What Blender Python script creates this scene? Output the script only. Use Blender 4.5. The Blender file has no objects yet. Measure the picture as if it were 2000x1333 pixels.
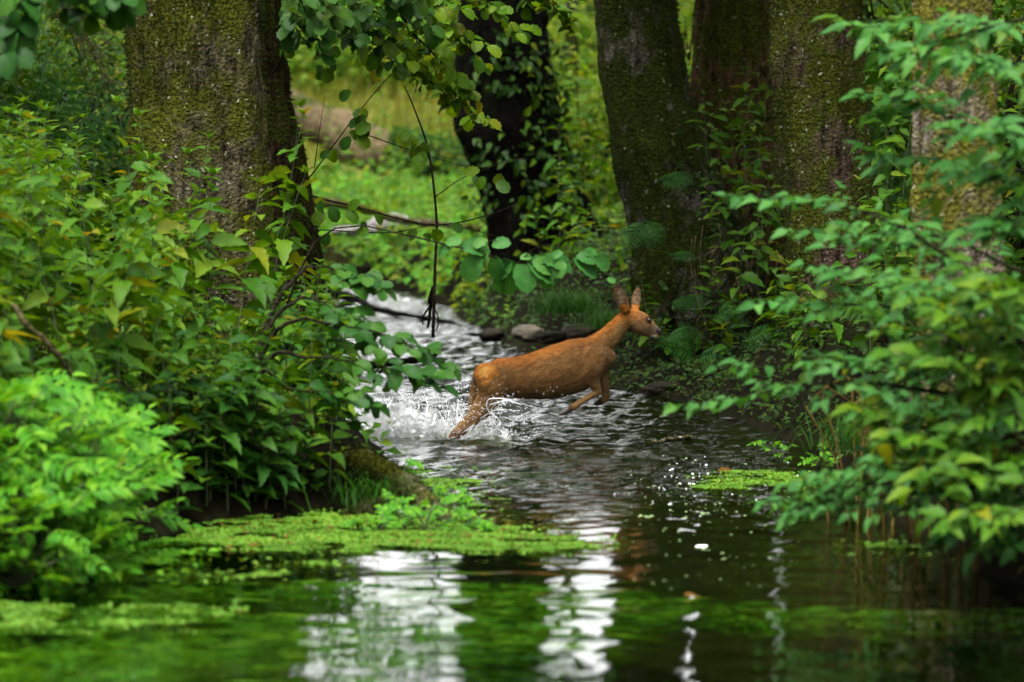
import bpy, math, random
import numpy as np
from mathutils import Vector, Matrix

random.seed(7)
RNG = np.random.default_rng(11)
SC = bpy.context.scene
COL = SC.collection

# ------------------------------------------------------------------ camera, sky, sun, exposure
CAM_H, F_PX, HORIZON = 1.8, 7500.0, 273.0
PITCH = math.atan((666.5 - HORIZON) / F_PX)
cam_data = bpy.data.cameras.new('camera')
cam_data.sensor_width = 36.0
cam_data.lens = 36.0 * F_PX / 2000.0
cam_data.clip_start, cam_data.clip_end = 0.1, 2000.0
cam_data.dof.use_dof = True
cam_data.dof.focus_distance = 23.6
cam_data.dof.aperture_fstop = 2.4
cam = bpy.data.objects.new('camera', cam_data)
COL.objects.link(cam)
cam.location = (0, 0, CAM_H)
cam.rotation_euler = (math.pi / 2 - PITCH, 0, 0)
SC.camera = cam

SUN_EL, SUN_ROT = math.radians(70), math.radians(205)
world = bpy.data.worlds.new('World'); SC.world = world
world.use_nodes = True
wn, wl = world.node_tree.nodes, world.node_tree.links
wn.clear()
sky = wn.new('ShaderNodeTexSky'); sky.sky_type = 'NISHITA'; sky.sun_disc = False
sky.sun_elevation, sky.sun_rotation = SUN_EL, SUN_ROT
sky.dust_density = 4.0; sky.air_density = 1.0; sky.ozone_density = 1.0
hs = wn.new('ShaderNodeHueSaturation'); hs.inputs['Saturation'].default_value = 0.03
bg = wn.new('ShaderNodeBackground'); bg.inputs['Strength'].default_value = 0.15
wo = wn.new('ShaderNodeOutputWorld')
wl.new(sky.outputs[0], hs.inputs['Color']); wl.new(hs.outputs[0], bg.inputs['Color']); wl.new(bg.outputs[0], wo.inputs['Surface'])

sun_data = bpy.data.lights.new('sun', 'SUN')
sun_data.energy, sun_data.angle, sun_data.color = 1.5, math.radians(25), (1.0, 0.96, 0.88)
sun = bpy.data.objects.new('sun', sun_data); COL.objects.link(sun)
sun.rotation_euler = (math.pi / 2 - SUN_EL, 0, math.pi - SUN_ROT)

SC.view_settings.view_transform = 'Standard'; SC.view_settings.look = 'None'
SC.view_settings.exposure, SC.view_settings.gamma = 2.65, 1.0
SC.view_settings.use_curve_mapping = False
SC.cycles.use_denoising = True
SC.cycles.max_bounces, SC.cycles.diffuse_bounces, SC.cycles.glossy_bounces = 8, 3, 3
SC.cycles.transmission_bounces, SC.cycles.transparent_max_bounces = 4, 12
SC.cycles.caustics_reflective = SC.cycles.caustics_refractive = False
SC.cycles.sample_clamp_indirect = 6.0

_cp, _sp = math.cos(PITCH), math.sin(PITCH)
def P(px, py, Y):
    """the world point at depth Y that stands where the photograph has (px, py)"""
    u, v = (px - 1000.0) / F_PX, (666.5 - py) / F_PX
    d = np.array([u, _cp + v * _sp, -_sp + v * _cp])
    t = Y / d[1]
    return np.array([d[0] * t, Y, CAM_H + d[2] * t])
def PX(p):
    """photograph position of a world point array"""
    p = np.asarray(p, float); q = p - np.array([0, 0, CAM_H])
    f = q[..., 1] * _cp - q[..., 2] * _sp
    v = q[..., 1] * _sp + q[..., 2] * _cp
    return 1000 + F_PX * q[..., 0] / f, 666.5 - F_PX * v / f

# ------------------------------------------------------------------ noise
def _h(ix, iy, iz, seed):
    n = (ix * 374761393 + iy * 668265263 + iz * 2147483647 + seed * 1274126177) & 0xffffffff
    n = ((n ^ (n >> 13)) * 1274126177) & 0xffffffff
    n = n ^ (n >> 16)
    return (n & 0xffff) / 65535.0
def vnoise(p, seed=0):
    p = np.asarray(p, float); i = np.floor(p).astype(np.int64); f = p - i
    f = f * f * (3 - 2 * f); r = 0
    for dx in (0, 1):
        for dy in (0, 1):
            for dz in (0, 1):
                w = (f[..., 0] if dx else 1 - f[..., 0]) * (f[..., 1] if dy else 1 - f[..., 1]) * (f[..., 2] if dz else 1 - f[..., 2])
                r = r + w * _h(i[..., 0] + dx, i[..., 1] + dy, i[..., 2] + dz, seed)
    return r * 2 - 1
def fbm(p, octv=4, seed=0, gain=0.5):
    p = np.asarray(p, float); a, s, r = 1.0, 1.0, 0
    for k in range(octv):
        r = r + a * vnoise(p * s, seed + k * 17); a *= gain; s *= 2.03
    return r
def sstep(a, b, x):
    t = np.clip((np.asarray(x, float) - a) / (b - a), 0, 1); return t * t * (3 - 2 * t)

# ------------------------------------------------------------------ mesh helpers
def mesh_from(name, V, F, smooth=True, col=None):
    V = np.asarray(V, np.float32); me = bpy.data.meshes.new(name)
    if isinstance(F, np.ndarray):
        n, k = F.shape
        me.vertices.add(len(V)); me.vertices.foreach_set('co', V.ravel())
        me.loops.add(n * k); me.loops.foreach_set('vertex_index', F.astype(np.int32).ravel())
        me.polygons.add(n); me.polygons.foreach_set('loop_start', np.arange(0, n * k, k, dtype=np.int32))
        me.polygons.foreach_set('loop_total', np.full(n, k, np.int32))
        me.update(calc_edges=True); me.validate()
    else:
        me.from_pydata(V.tolist(), [], F); me.update()
    if smooth: me.polygons.foreach_set('use_smooth', np.ones(len(me.polygons), bool))
    if col is not None:
        a = me.color_attributes.new('tint', 'FLOAT_COLOR', 'POINT')
        c = np.ones((len(V), 4), np.float32); c[:, :3] = col; a.data.foreach_set('color', c.ravel())
    return me
def merge(parts):
    Vs, Fs, o = [], [], 0
    for V, F in parts:
        Vs.append(np.asarray(V)); Fs.append(np.asarray(F) + o); o += len(V)
    return np.concatenate(Vs), np.concatenate(Fs)
def add(name, me, mat=None, parent=None, M=None, kind=None):
    o = bpy.data.objects.new(name, me); COL.objects.link(o)
    if mat is not None and me is not None and not me.materials: me.materials.append(mat)
    if parent is not None: o.parent = parent
    if M is not None: o.matrix_basis = Matrix(M.tolist()) if isinstance(M, np.ndarray) else M
    if kind: o['kind'] = kind
    return o
def thing(name, label, cat, loc=(0, 0, 0), group=None):
    o = bpy.data.objects.new(name, None); COL.objects.link(o); o.location = tuple(float(c) for c in loc)
    o.empty_display_size = 0.1
    return tag(o, label, cat, group)
def tag(o, label, cat, group=None):
    o['label'] = label; o['category'] = cat
    if group: o['group'] = group
    return o

def tube(pts, rad, n=6, cap=True, flat=None, lat=None):
    """tube of quads; flat = ratio of the second axis, lat = its direction"""
    pts = np.asarray(pts, float); rad = np.asarray(rad, float); m = len(pts)
    T = np.gradient(pts, axis=0); T /= np.linalg.norm(T, axis=1, keepdims=True) + 1e-9
    if lat is None:
        ref = np.array([0, 1.0, 0]) if abs(T[:, 1]).mean() < 0.8 else np.array([1.0, 0, 0])
        A = np.cross(T, ref)
    else: A = np.cross(T, np.asarray(lat, float))
    A /= np.linalg.norm(A, axis=1, keepdims=True) + 1e-9
    B = np.cross(T, A)
    ra = rad if rad.ndim == 1 else rad[:, 0]; rb = rad if rad.ndim == 1 else rad[:, 1]
    th = np.linspace(0, 2 * math.pi, n, endpoint=False)
    V = pts[:, None] + (A[:, None] * np.cos(th)[None, :, None]) * ra[:, None, None] + (B[:, None] * np.sin(th)[None, :, None]) * rb[:, None, None]
    V = V.reshape(-1, 3)
    i = np.arange(m - 1)[:, None] * n; j = np.arange(n)[None]; k = (j + 1) % n
    F = np.stack([i + j, i + k, i + n + k, i + n + j], -1).reshape(-1, 4)
    if cap:
        V = np.concatenate([V, pts[:1], pts[-1:]]); c0, c1 = m * n, m * n + 1
        jj = np.arange(n); kk = (jj + 1) % n
        F = np.concatenate([F, np.stack([kk, jj, np.full(n, c0), np.full(n, c0)], -1),
                            np.stack([(m - 1) * n + jj, (m - 1) * n + kk, np.full(n, c1), np.full(n, c1)], -1)])
    return V, F
def tris_fix(F):
    """quads with a repeated last index back to python faces"""
    return [tuple(f[:3]) if f[2] == f[3] else tuple(f) for f in F.tolist()]
def tube_mesh(name, parts, smooth=True):
    V, F = merge(parts); return mesh_from(name, V, tris_fix(F), smooth)
def curve_pts(ctrl, n):
    """smooth curve through control points (Catmull-Rom)"""
    c = np.asarray(ctrl, float); c = np.concatenate([2 * c[:1] - c[1:2], c, 2 * c[-1:] - c[-2:-1]])
    t = np.linspace(0, len(c) - 3 - 1e-6, n); i = t.astype(int); f = (t - i)[:, None]
    p0, p1, p2, p3 = c[i], c[i + 1], c[i + 2], c[i + 3]
    return 0.5 * (2 * p1 + (p2 - p0) * f + (2 * p0 - 5 * p1 + 4 * p2 - p3) * f ** 2 + (3 * p1 - p0 - 3 * p2 + p3) * f ** 3)

# ------------------------------------------------------------------ leaf shapes (along +Y, facing +Z, length 1)
def leaf_shape(w=0.5, n=5, prof='ovate', fold=0.12, droop=0.25, serr=0.0, wave=0.0, seed=0):
    t = np.linspace(0, 1, n + 1)
    if prof == 'ovate': r = np.sin(np.pi * t ** 0.7) ** 0.85 * (1 - 0.25 * t)
    elif prof == 'round': r = np.sqrt(np.clip(1 - (2 * t - 1) ** 2, 0, 1)) * (0.85 + 0.3 * t)
    elif prof == 'lance': r = np.sin(np.pi * t ** 0.85)
    else: r = np.sin(np.pi * t)
    r = r * w * 0.5; r[0] = 0.012; r[-1] = 0.004
    if serr: r[1:-1] *= 1 + serr * (np.arange(1, n) % 2 * 2 - 1)
    z = -droop * t ** 2
    rg = np.random.default_rng(seed); wv = rg.normal(0, wave, n + 1)
    L = np.stack([-r, t, z + fold * r * 2 + wv], 1); C = np.stack([0 * t, t, z], 1); R = np.stack([r, t, z + fold * r * 2 - wv * 0.6], 1)
    V = np.concatenate([L, C, R]); m = n + 1; i = np.arange(n)
    F = np.concatenate([np.stack([i, i + m, i + m + 1, i + 1], 1), np.stack([i + m, i + 2 * m, i + 2 * m + 1, i + m + 1], 1)])
    return V, F
def pinnate(nl=5, lw=0.42, seed=0):
    rg = np.random.default_rng(seed); parts = []
    st = np.stack([0 * np.linspace(0, 1, 5), np.linspace(0, 1, 5), -0.22 * np.linspace(0, 1, 5) ** 2], 1)
    parts.append((tube(st, np.full(5, .008), 3, cap=False)))
    for k in range(nl + 1):
        t = 0.32 + 0.62 * k / nl
        for s in ((-1, 1) if k < nl else (0,)):
            l = (0.26 + 0.1 * math.sin(math.pi * t)) * rg.uniform(.85, 1.15); V, F = leaf_shape(0.50, 4, 'ovate', 0.18, 0.3, seed=k)
            a = -s * math.radians(rg.uniform(50, 70)); ca, sa = math.cos(a), math.sin(a); tl = rg.normal(0, .25)
            V = V * l; V = np.stack([V[:, 0], V[:, 1], V[:, 2] + V[:, 0] * tl], 1)
            V = np.stack([V[:, 0] * ca - V[:, 1] * sa, V[:, 0] * sa + V[:, 1] * ca, V[:, 2]], 1) + np.array([0, t, -0.22 * t * t])
            parts.append((V, F))
    return merge(parts)
def frond(npair=13, seed=0, curl=0.35):
    rg = np.random.default_rng(seed); parts = []; t = np.linspace(0, 1, 9)
    parts.append(tube(np.stack([0 * t, t, 0.25 * t - curl * t ** 2.2], 1), 0.012 * (1 - .7 * t), 3, cap=False))
    for k in range(npair):
        u = 0.14 + 0.84 * k / npair; l = 0.30 * math.sin(math.pi * min(1, u + .08) ** 0.8) * (1.05 - .2 * u) + 0.02
        for s in (-1, 1):
            V, F = leaf_shape(0.125, 3, 'lance', 0.1, 0.2)
            a = -s * math.radians(rg.uniform(62, 74)); ca, sa = math.cos(a), math.sin(a); V = V * l
            V = np.stack([V[:, 0] * ca - V[:, 1] * sa, V[:, 0] * sa + V[:, 1] * ca, V[:, 2]], 1) + np.array([0, u, 0.25 * u - curl * u ** 2.2])
            parts.append((V, F))
    return merge(parts)
LEAF = {
    'nettle': [leaf_shape(0.54, 9, 'ovate', 0.20, d, 0.13, 0.015, s) for s, d in ((1, .2), (2, .35), (3, .5))],
    'alder': [leaf_shape(0.74, 8, 'round', 0.16, d, 0.07, 0.02, s) for s, d in ((4, .12), (5, .25), (6, .38))],
    'elm': [leaf_shape(0.60, 4, 'ovate', 0.18, d, 0.0, 0.02, s) for s, d in ((7, .15), (8, .3), (9, .42))],
    'cress': [pinnate(4, seed=s) for s in (1, 2, 3)],
    'small': [leaf_shape(0.6, 2, 'ovate', 0.2, 0.3, 0, 0.03, s) for s in (1, 2)],
    'frond': [frond(13, s, c) for s, c in ((1, .3), (2, .5))],
    'strand': [leaf_shape(0.022, 5, 'lance', 0.1, .05, 0, .01, s) for s in (3, 4)],
    'long': [leaf_shape(0.34, 5, 'lance', 0.14, d, 0.0, 0.01, s) for s, d in ((3, .25), (4, .45))],
}
_leafme = {}
def leaf_me(kind, v, mat):
    k = (kind, v, mat.name)
    if k not in _leafme:
        V, F = LEAF[kind][v]; me = mesh_from(kind + '_leaf', V, tris_fix(F) if kind in ('cress', 'frond') else F)
        me.materials.append(mat); _leafme[k] = me
    return _leafme[k]
def nrm(v): v = np.asarray(v, float); return v / (np.linalg.norm(v) + 1e-9)
def leafM(pos, d, up, size):
    d = nrm(d); s = np.cross(d, up); s = nrm(s); n = np.cross(s, d)
    M = np.eye(4); M[:3, 0] = s * size; M[:3, 1] = d * size; M[:3, 2] = n * size; M[:3, 3] = pos; return M
def bulk_leaves(kind, pos, d, up, size):
    """one joined mesh of leaves: arrays (n,3)"""
    d = d / (np.linalg.norm(d, axis=1, keepdims=True) + 1e-9); s = np.cross(d, up); s /= np.linalg.norm(s, axis=1, keepdims=True) + 1e-9
    nn = np.cross(s, d); vs = LEAF[kind]; parts = []
    for k, (V, F) in enumerate(vs):
        q = np.arange(len(pos)) % len(vs) == k
        if not q.any(): continue
        W = (V[None, :, 0, None] * s[q][:, None] + V[None, :, 1, None] * d[q][:, None] + V[None, :, 2, None] * nn[q][:, None]) * size[q][:, None, None] + pos[q][:, None]
        FF = F[None] + (np.arange(q.sum()) * len(V))[:, None, None]
        parts.append((W.reshape(-1, 3), FF.reshape(-1, F.shape[1])))
    return merge(parts)
def bulk_M(kind, Ms):
    vs = LEAF[kind]; parts = []; A = np.array(Ms)
    for k, (V, F) in enumerate(vs):
        B = A[k::len(vs)]
        if not len(B): continue
        W = np.einsum('kij,vj->kvi', B[:, :3, :3], V) + B[:, None, :3, 3]
        parts.append((W.reshape(-1, 3), (F[None] + (np.arange(len(B)) * len(V))[:, None, None]).reshape(-1, F.shape[1])))
    return merge(parts)
def bulk_mesh(name, VF, kind):
    V, F = VF; return mesh_from(name, V, tris_fix(F) if kind in ('cress', 'frond') else F)

# ------------------------------------------------------------------ materials
def new_mat(name):
    m = bpy.data.materials.new(name); m.use_nodes = True; nt = m.node_tree; nt.nodes.clear()
    out = nt.nodes.new('ShaderNodeOutputMaterial'); return m, nt.nodes, nt.links, out
def ramp(N, stops):
    r = N.new('ShaderNodeValToRGB'); e = r.color_ramp.elements
    while len(e) < len(stops): e.new(0.5)
    for el, (p, c) in zip(e, stops): el.position = p; el.color = (*c, 1)
    return r
def leaf_mat(name, cols, trans=0.35, rough=0.5, spec=0.07):
    m, N, L, out = new_mat(name)
    oi, ge, ad, fr = N.new('ShaderNodeObjectInfo'), N.new('ShaderNodeNewGeometry'), N.new('ShaderNodeMath'), N.new('ShaderNodeMath')
    fr.operation = 'FRACT'; L.new(oi.outputs['Random'], ad.inputs[0]); L.new(ge.outputs['Random Per Island'], ad.inputs[1]); L.new(ad.outputs[0], fr.inputs[0])
    cols = [(p, (c[0] * LEAF_K * .92, c[1] * LEAF_K * 1.06, c[2] * LEAF_K * .6)) for p, c in cols]
    r = ramp(N, cols); L.new(fr.outputs[0], r.inputs[0])
    tc, nz = N.new('ShaderNodeTexCoord'), N.new('ShaderNodeTexNoise'); nz.inputs['Scale'].default_value = 3.0
    L.new(tc.outputs['Object'], nz.inputs['Vector'])
    mx = N.new('ShaderNodeMix'); mx.data_type = 'RGBA'; mx.blend_type = 'MULTIPLY'; mx.inputs[0].default_value = 1.0
    r2 = ramp(N, [(0.3, (0.7, 0.75, 0.7)), (0.7, (1.25, 1.2, 1.1))]); L.new(nz.outputs[0], r2.inputs[0])
    L.new(r.outputs[0], mx.inputs[6]); L.new(r2.outputs[0], mx.inputs[7])
    b, t, s = N.new('ShaderNodeBsdfPrincipled'), N.new('ShaderNodeBsdfTranslucent'), N.new('ShaderNodeMixShader')
    b.inputs['Roughness'].default_value = rough; b.inputs['Specular IOR Level'].default_value = spec
    mt = N.new('ShaderNodeMix'); mt.data_type = 'RGBA'; mt.blend_type = 'MULTIPLY'; mt.inputs[0].default_value = 1.0; mt.inputs[7].default_value = (1.9, 1.5, 0.7, 1)
    L.new(mx.outputs[2], b.inputs['Base Color']); L.new(mx.outputs[2], mt.inputs[6]); L.new(mt.outputs[2], t.inputs['Color'])
    s.inputs[0].default_value = trans; L.new(b.outputs[0], s.inputs[1]); L.new(t.outputs[0], s.inputs[2]); L.new(s.outputs[0], out.inputs[0])
    return m
LEAF_K = 0.23
YEL = (0.46, 0.40, 0.03)
M_NETTLE = leaf_mat('nettle_leaf', [(0, (.07, .21, .02)), (.4, (.12, .31, .03)), (.75, (.18, .38, .03)), (.955, (.28, .42, .035)), (1, YEL)])
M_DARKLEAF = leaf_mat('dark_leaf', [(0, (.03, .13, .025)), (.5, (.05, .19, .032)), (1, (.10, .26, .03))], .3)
M_CRESS = leaf_mat('cress_leaf', [(0, (.09, .38, .03)), (.5, (.18, .58, .04)), (1, (.36, .74, .06))], .38)
M_PALE = leaf_mat('pale_shrub_leaf', [(0, (.07, .26, .08)), (.5, (.12, .38, .13)), (.96, (.18, .45, .14)), (1, (.25, .33, .05))], .35, .5)
M_ALDER = leaf_mat('alder_leaf', [(0, (.045, .15, .03)), (.5, (.07, .19, .035)), (.85, (.12, .24, .04)), (1, (.18, .30, .04))], .4)
M_LIME = leaf_mat('lime_leaf', [(0, (.11, .27, .02)), (.5, (.19, .37, .02)), (.9, (.32, .45, .03)), (1, YEL)], .45)  # yellow-green leaf colour
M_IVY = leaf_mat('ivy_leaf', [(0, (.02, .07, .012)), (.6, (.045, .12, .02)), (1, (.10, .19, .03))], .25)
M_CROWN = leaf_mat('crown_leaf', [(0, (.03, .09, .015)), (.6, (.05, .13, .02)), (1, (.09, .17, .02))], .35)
M_FERN = leaf_mat('fern_leaf', [(0, (.03, .15, .03)), (1, (.07, .22, .04))], .35)
M_MOSS = leaf_mat('moss_tuft', [(0, (.03, .055, .006)), (.6, (.06, .085, .01)), (1, (.12, .13, .015))], .2, .8, .1)
M_GRASS = leaf_mat('meadow_grass', [(0, (.18, .26, .03)), (.5, (.33, .34, .07)), (1, (.52, .43, .15))], .35)
M_TUFT = leaf_mat('bank_grass', [(0, (.03, .15, .015)), (1, (.08, .24, .025))], .35)
M_STRAW = leaf_mat('dry_straw', [(0, (.22, .13, .05)), (1, (.45, .30, .12))], .2, .7)
M_DUCK = leaf_mat('duckweed', [(0, (.16, .40, .05)), (.7, (.26, .52, .08)), (.95, (.38, .58, .12)), (1, (.4, .33, .1))], .2, .5)
M_WEED = leaf_mat('water_weed', [(0, (.08, .26, .01)), (.6, (.20, .48, .02)), (1, (.50, .75, .10))], .2, .6)
M_DEADLEAF = leaf_mat('dead_leaf', [(0, (.20, .08, .03)), (1, (.38, .16, .04))], .2)

def bark_mat(name, bark, bark2, moss, moss_amt, lichen_amt=.5, sc=1.0):
    bark, bark2, moss = [tuple(k * .20 for k in c) for c in (bark, bark2, moss)]
    m, N, L, out = new_mat(name); tc = N.new('ShaderNodeTexCoord')
    mp = N.new('ShaderNodeMapping'); mp.inputs['Scale'].default_value = (1, 1, 0.35); L.new(tc.outputs['Object'], mp.inputs[0])
    n1 = N.new('ShaderNodeTexNoise'); n1.inputs['Scale'].default_value = 22 * sc; n1.inputs['Detail'].default_value = 6; L.new(mp.outputs[0], n1.inputs['Vector'])
    r1 = ramp(N, [(.36, bark), (.66, bark2)]); L.new(n1.outputs[0], r1.inputs[0])
    n2 = N.new('ShaderNodeTexNoise'); n2.inputs['Scale'].default_value = 1.9; n2.inputs['Detail'].default_value = 7; n2.inputs['Roughness'].default_value = .68; L.new(tc.outputs['Object'], n2.inputs['Vector'])
    r2 = ramp(N, [(max(0, .60 - moss_amt * .3), (0, 0, 0)), (.70 - moss_amt * .3, (1, 1, 1))]); L.new(n2.outputs[0], r2.inputs[0])
    n3 = N.new('ShaderNodeTexNoise'); n3.inputs['Scale'].default_value = 45; L.new(tc.outputs['Object'], n3.inputs['Vector'])
    r3 = ramp(N, [(.3, tuple(c * .45 for c in moss)), (.7, tuple(c * 1.4 for c in moss))]); L.new(n3.outputs[0], r3.inputs[0])
    mx = N.new('ShaderNodeMix'); mx.data_type = 'RGBA'; L.new(r2.outputs[0], mx.inputs[0]); L.new(r1.outputs[0], mx.inputs[6]); L.new(r3.outputs[0], mx.inputs[7])
    n4 = N.new('ShaderNodeTexNoise'); n4.inputs['Scale'].default_value = 30; n4.inputs['Detail'].default_value = 3; L.new(tc.outputs['Object'], n4.inputs['Vector'])
    r4 = ramp(N, [(.74 - lichen_amt * .12, (0, 0, 0)), (.78 - lichen_amt * .12, (1, 1, 1))]); L.new(n4.outputs[0], r4.inputs[0])
    m2 = N.new('ShaderNodeMix'); m2.data_type = 'RGBA'; L.new(r4.outputs[0], m2.inputs[0]); L.new(mx.outputs[2], m2.inputs[6]); m2.inputs[7].default_value = (.15, .16, .11, 1)
    b = N.new('ShaderNodeBsdfPrincipled'); b.inputs['Roughness'].default_value = .9; b.inputs['Specular IOR Level'].default_value = .03
    bp = N.new('ShaderNodeBump'); bp.inputs['Strength'].default_value = 1; bp.inputs['Distance'].default_value = .03
    ad = N.new('ShaderNodeMath'); L.new(n1.outputs[0], ad.inputs[0]); L.new(n3.outputs[0], ad.inputs[1]); L.new(ad.outputs[0], bp.inputs['Height'])
    L.new(m2.outputs[2], b.inputs['Base Color']); L.new(bp.outputs[0], b.inputs['Normal']); L.new(b.outputs[0], out.inputs[0]); return m
M_BARK_OAK = bark_mat('mossy_brown_bark', (.035, .025, .015), (.32, .27, .16), (.17, .19, .018), .55, .7)
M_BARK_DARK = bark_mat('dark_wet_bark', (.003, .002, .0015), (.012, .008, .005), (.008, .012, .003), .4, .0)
M_BARK_ALDER = bark_mat('grey_alder_bark', (.04, .034, .026), (.38, .34, .27), (.06, .085, .01), .72, .5)
M_BARK_RED = bark_mat('reddish_bark', (.05, .025, .014), (.42, .22, .12), (.14, .17, .02), .5, .6)
M_BARK_SPECK = bark_mat('speckled_bark', (.04, .026, .018), (.36, .24, .17), (.15, .18, .02), .62, .8)
M_BARK_YEL = bark_mat('yellow_lichen_bark', (.09, .07, .045), (.55, .46, .34), (.30, .29, .04), .55, .7)
M_BARK_OAK_DARK = bark_mat('dark_fissured_bark', (.012, .007, .004), (.15, .085, .05), (.07, .09, .01), .45, .2)  # darker, redder bark of the rear oak
M_TWIG = bark_mat('twig_bark', (.02, .015, .01), (.07, .055, .035), (.05, .06, .015), .3, .2)
M_LOG = bark_mat('pale_log_bark', (.12, .09, .05), (.48, .36, .19), (.09, .12, .02), .35, .4)

def simple_mat(name, c1, c2, scale=8, rough=.8, bump=.5, spec=.3, dist=.02):
    m, N, L, out = new_mat(name); tc = N.new('ShaderNodeTexCoord'); n1 = N.new('ShaderNodeTexNoise'); n1.inputs['Scale'].default_value = scale; n1.inputs['Detail'].default_value = 8
    n1.inputs['Roughness'].default_value = .65; L.new(tc.outputs['Object'], n1.inputs['Vector']); r = ramp(N, [(.32, c1), (.68, c2)]); L.new(n1.outputs[0], r.inputs[0])
    b = N.new('ShaderNodeBsdfPrincipled'); b.inputs['Roughness'].default_value = rough; b.inputs['Specular IOR Level'].default_value = spec
    bp = N.new('ShaderNodeBump'); bp.inputs['Strength'].default_value = bump; bp.inputs['Distance'].default_value = dist; L.new(n1.outputs[0], bp.inputs['Height'])
    L.new(r.outputs[0], b.inputs['Base Color']); L.new(bp.outputs[0], b.inputs['Normal']); L.new(b.outputs[0], out.inputs[0]); return m
M_SOIL = simple_mat('bank_soil', (.004, .003, .002), (.012, .011, .006), 9, spec=.05)
M_BED = simple_mat('stream_bed', (.02, .035, .006), (.055, .10, .012), 3.0)
M_ROCK = simple_mat('wet_stone', (.015, .013, .009), (.07, .055, .035), 6)
M_PALEROCK = simple_mat('pale_stone', (.07, .065, .06), (.19, .175, .165), 6)
M_HORN = simple_mat('hoof_horn', (.012, .010, .009), (.03, .025, .02), 20, .45, .1)
M_NOSE = simple_mat('wet_nose', (.008, .008, .008), (.02, .018, .018), 60, .7, .2, .1)
M_EYE = simple_mat('dark_eye', (.006, .004, .003), (.010, .006, .004), 5, .38, 0, .3)

def ground_mat():
    m, N, L, out = new_mat('ground_soil_and_grass'); tc = N.new('ShaderNodeTexCoord')
    n1 = N.new('ShaderNodeTexNoise'); n1.inputs['Scale'].default_value = 7; n1.inputs['Detail'].default_value = 9; n1.inputs['Roughness'].default_value = .7; L.new(tc.outputs['Object'], n1.inputs['Vector'])
    r = ramp(N, [(.3, (.002, .0015, .0008)), (.55, (.0035, .0032, .0013)), (.75, (.006, .009, .002))]); L.new(n1.outputs[0], r.inputs[0])
    at = N.new('ShaderNodeAttribute'); at.attribute_name = 'tint'
    mx = N.new('ShaderNodeMix'); mx.data_type = 'RGBA'; mx.blend_type = 'MULTIPLY'; mx.inputs[0].default_value = 1
    L.new(r.outputs[0], mx.inputs[6]); L.new(at.outputs['Color'], mx.inputs[7])
    b = N.new('ShaderNodeBsdfPrincipled'); b.inputs['Roughness'].default_value = .95; b.inputs['Specular IOR Level'].default_value = .02; bp = N.new('ShaderNodeBump'); bp.inputs['Strength'].default_value = .7; bp.inputs['Distance'].default_value = .03
    L.new(n1.outputs[0], bp.inputs['Height']); L.new(mx.outputs[2], b.inputs['Base Color']); L.new(bp.outputs[0], b.inputs['Normal']); L.new(b.outputs[0], out.inputs[0]); return m
M_GROUND = ground_mat()

def water_mat():
    m, N, L, out = new_mat('stream_water'); tc = N.new('ShaderNodeTexCoord')
    n1 = N.new('ShaderNodeTexNoise'); n1.inputs['Scale'].default_value = 26; n1.inputs['Detail'].default_value = 3; L.new(tc.outputs['Object'], n1.inputs['Vector'])
    at = N.new('ShaderNodeAttribute'); at.attribute_name = 'tint'; sp = N.new('ShaderNodeSeparateColor'); L.new(at.outputs['Color'], sp.inputs[0])
    bp = N.new('ShaderNodeBump'); bp.inputs['Distance'].default_value = .006; L.new(sp.outputs[0], bp.inputs['Strength']); L.new(n1.outputs[0], bp.inputs['Height'])
    fr = N.new('ShaderNodeFresnel'); fr.inputs['IOR'].default_value = 1.333; L.new(bp.outputs[0], fr.inputs['Normal'])
    g = N.new('ShaderNodeBsdfGlossy'); g.inputs['Roughness'].default_value = .03; L.new(bp.outputs[0], g.inputs['Normal'])
    t = N.new('ShaderNodeBsdfTransparent'); t.inputs['Color'].default_value = (.62, .74, .48, 1)
    s = N.new('ShaderNodeMixShader'); L.new(fr.outputs[0], s.inputs[0]); L.new(t.outputs[0], s.inputs[1]); L.new(g.outputs[0], s.inputs[2]); L.new(s.outputs[0], out.inputs[0]); return m
M_WATER = water_mat()
def spray_mat():
    m, N, L, out = new_mat('white_spray')
    g = N.new('ShaderNodeBsdfGlossy'); g.inputs['Roughness'].default_value = .08
    t = N.new('ShaderNodeBsdfTransparent'); d = N.new('ShaderNodeBsdfTranslucent'); d.inputs['Color'].default_value = (.9, .93, .93, 1)
    df = N.new('ShaderNodeBsdfDiffuse'); df.inputs['Color'].default_value = (.85, .87, .86, 1)
    a, b, c = N.new('ShaderNodeMixShader'), N.new('ShaderNodeMixShader'), N.new('ShaderNodeMixShader')
    a.inputs[0].default_value = .5; L.new(d.outputs[0], a.inputs[1]); L.new(df.outputs[0], a.inputs[2])
    b.inputs[0].default_value = .45; L.new(a.outputs[0], b.inputs[1]); L.new(g.outputs[0], b.inputs[2])
    c.inputs[0].default_value = .42; L.new(b.outputs[0], c.inputs[1]); L.new(t.outputs[0], c.inputs[2]); L.new(c.outputs[0], out.inputs[0]); return m
M_SPRAY = spray_mat()
M_FOAM = simple_mat('foam', (.6, .62, .62), (.8, .8, .8), 40, .4, .2)

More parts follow.
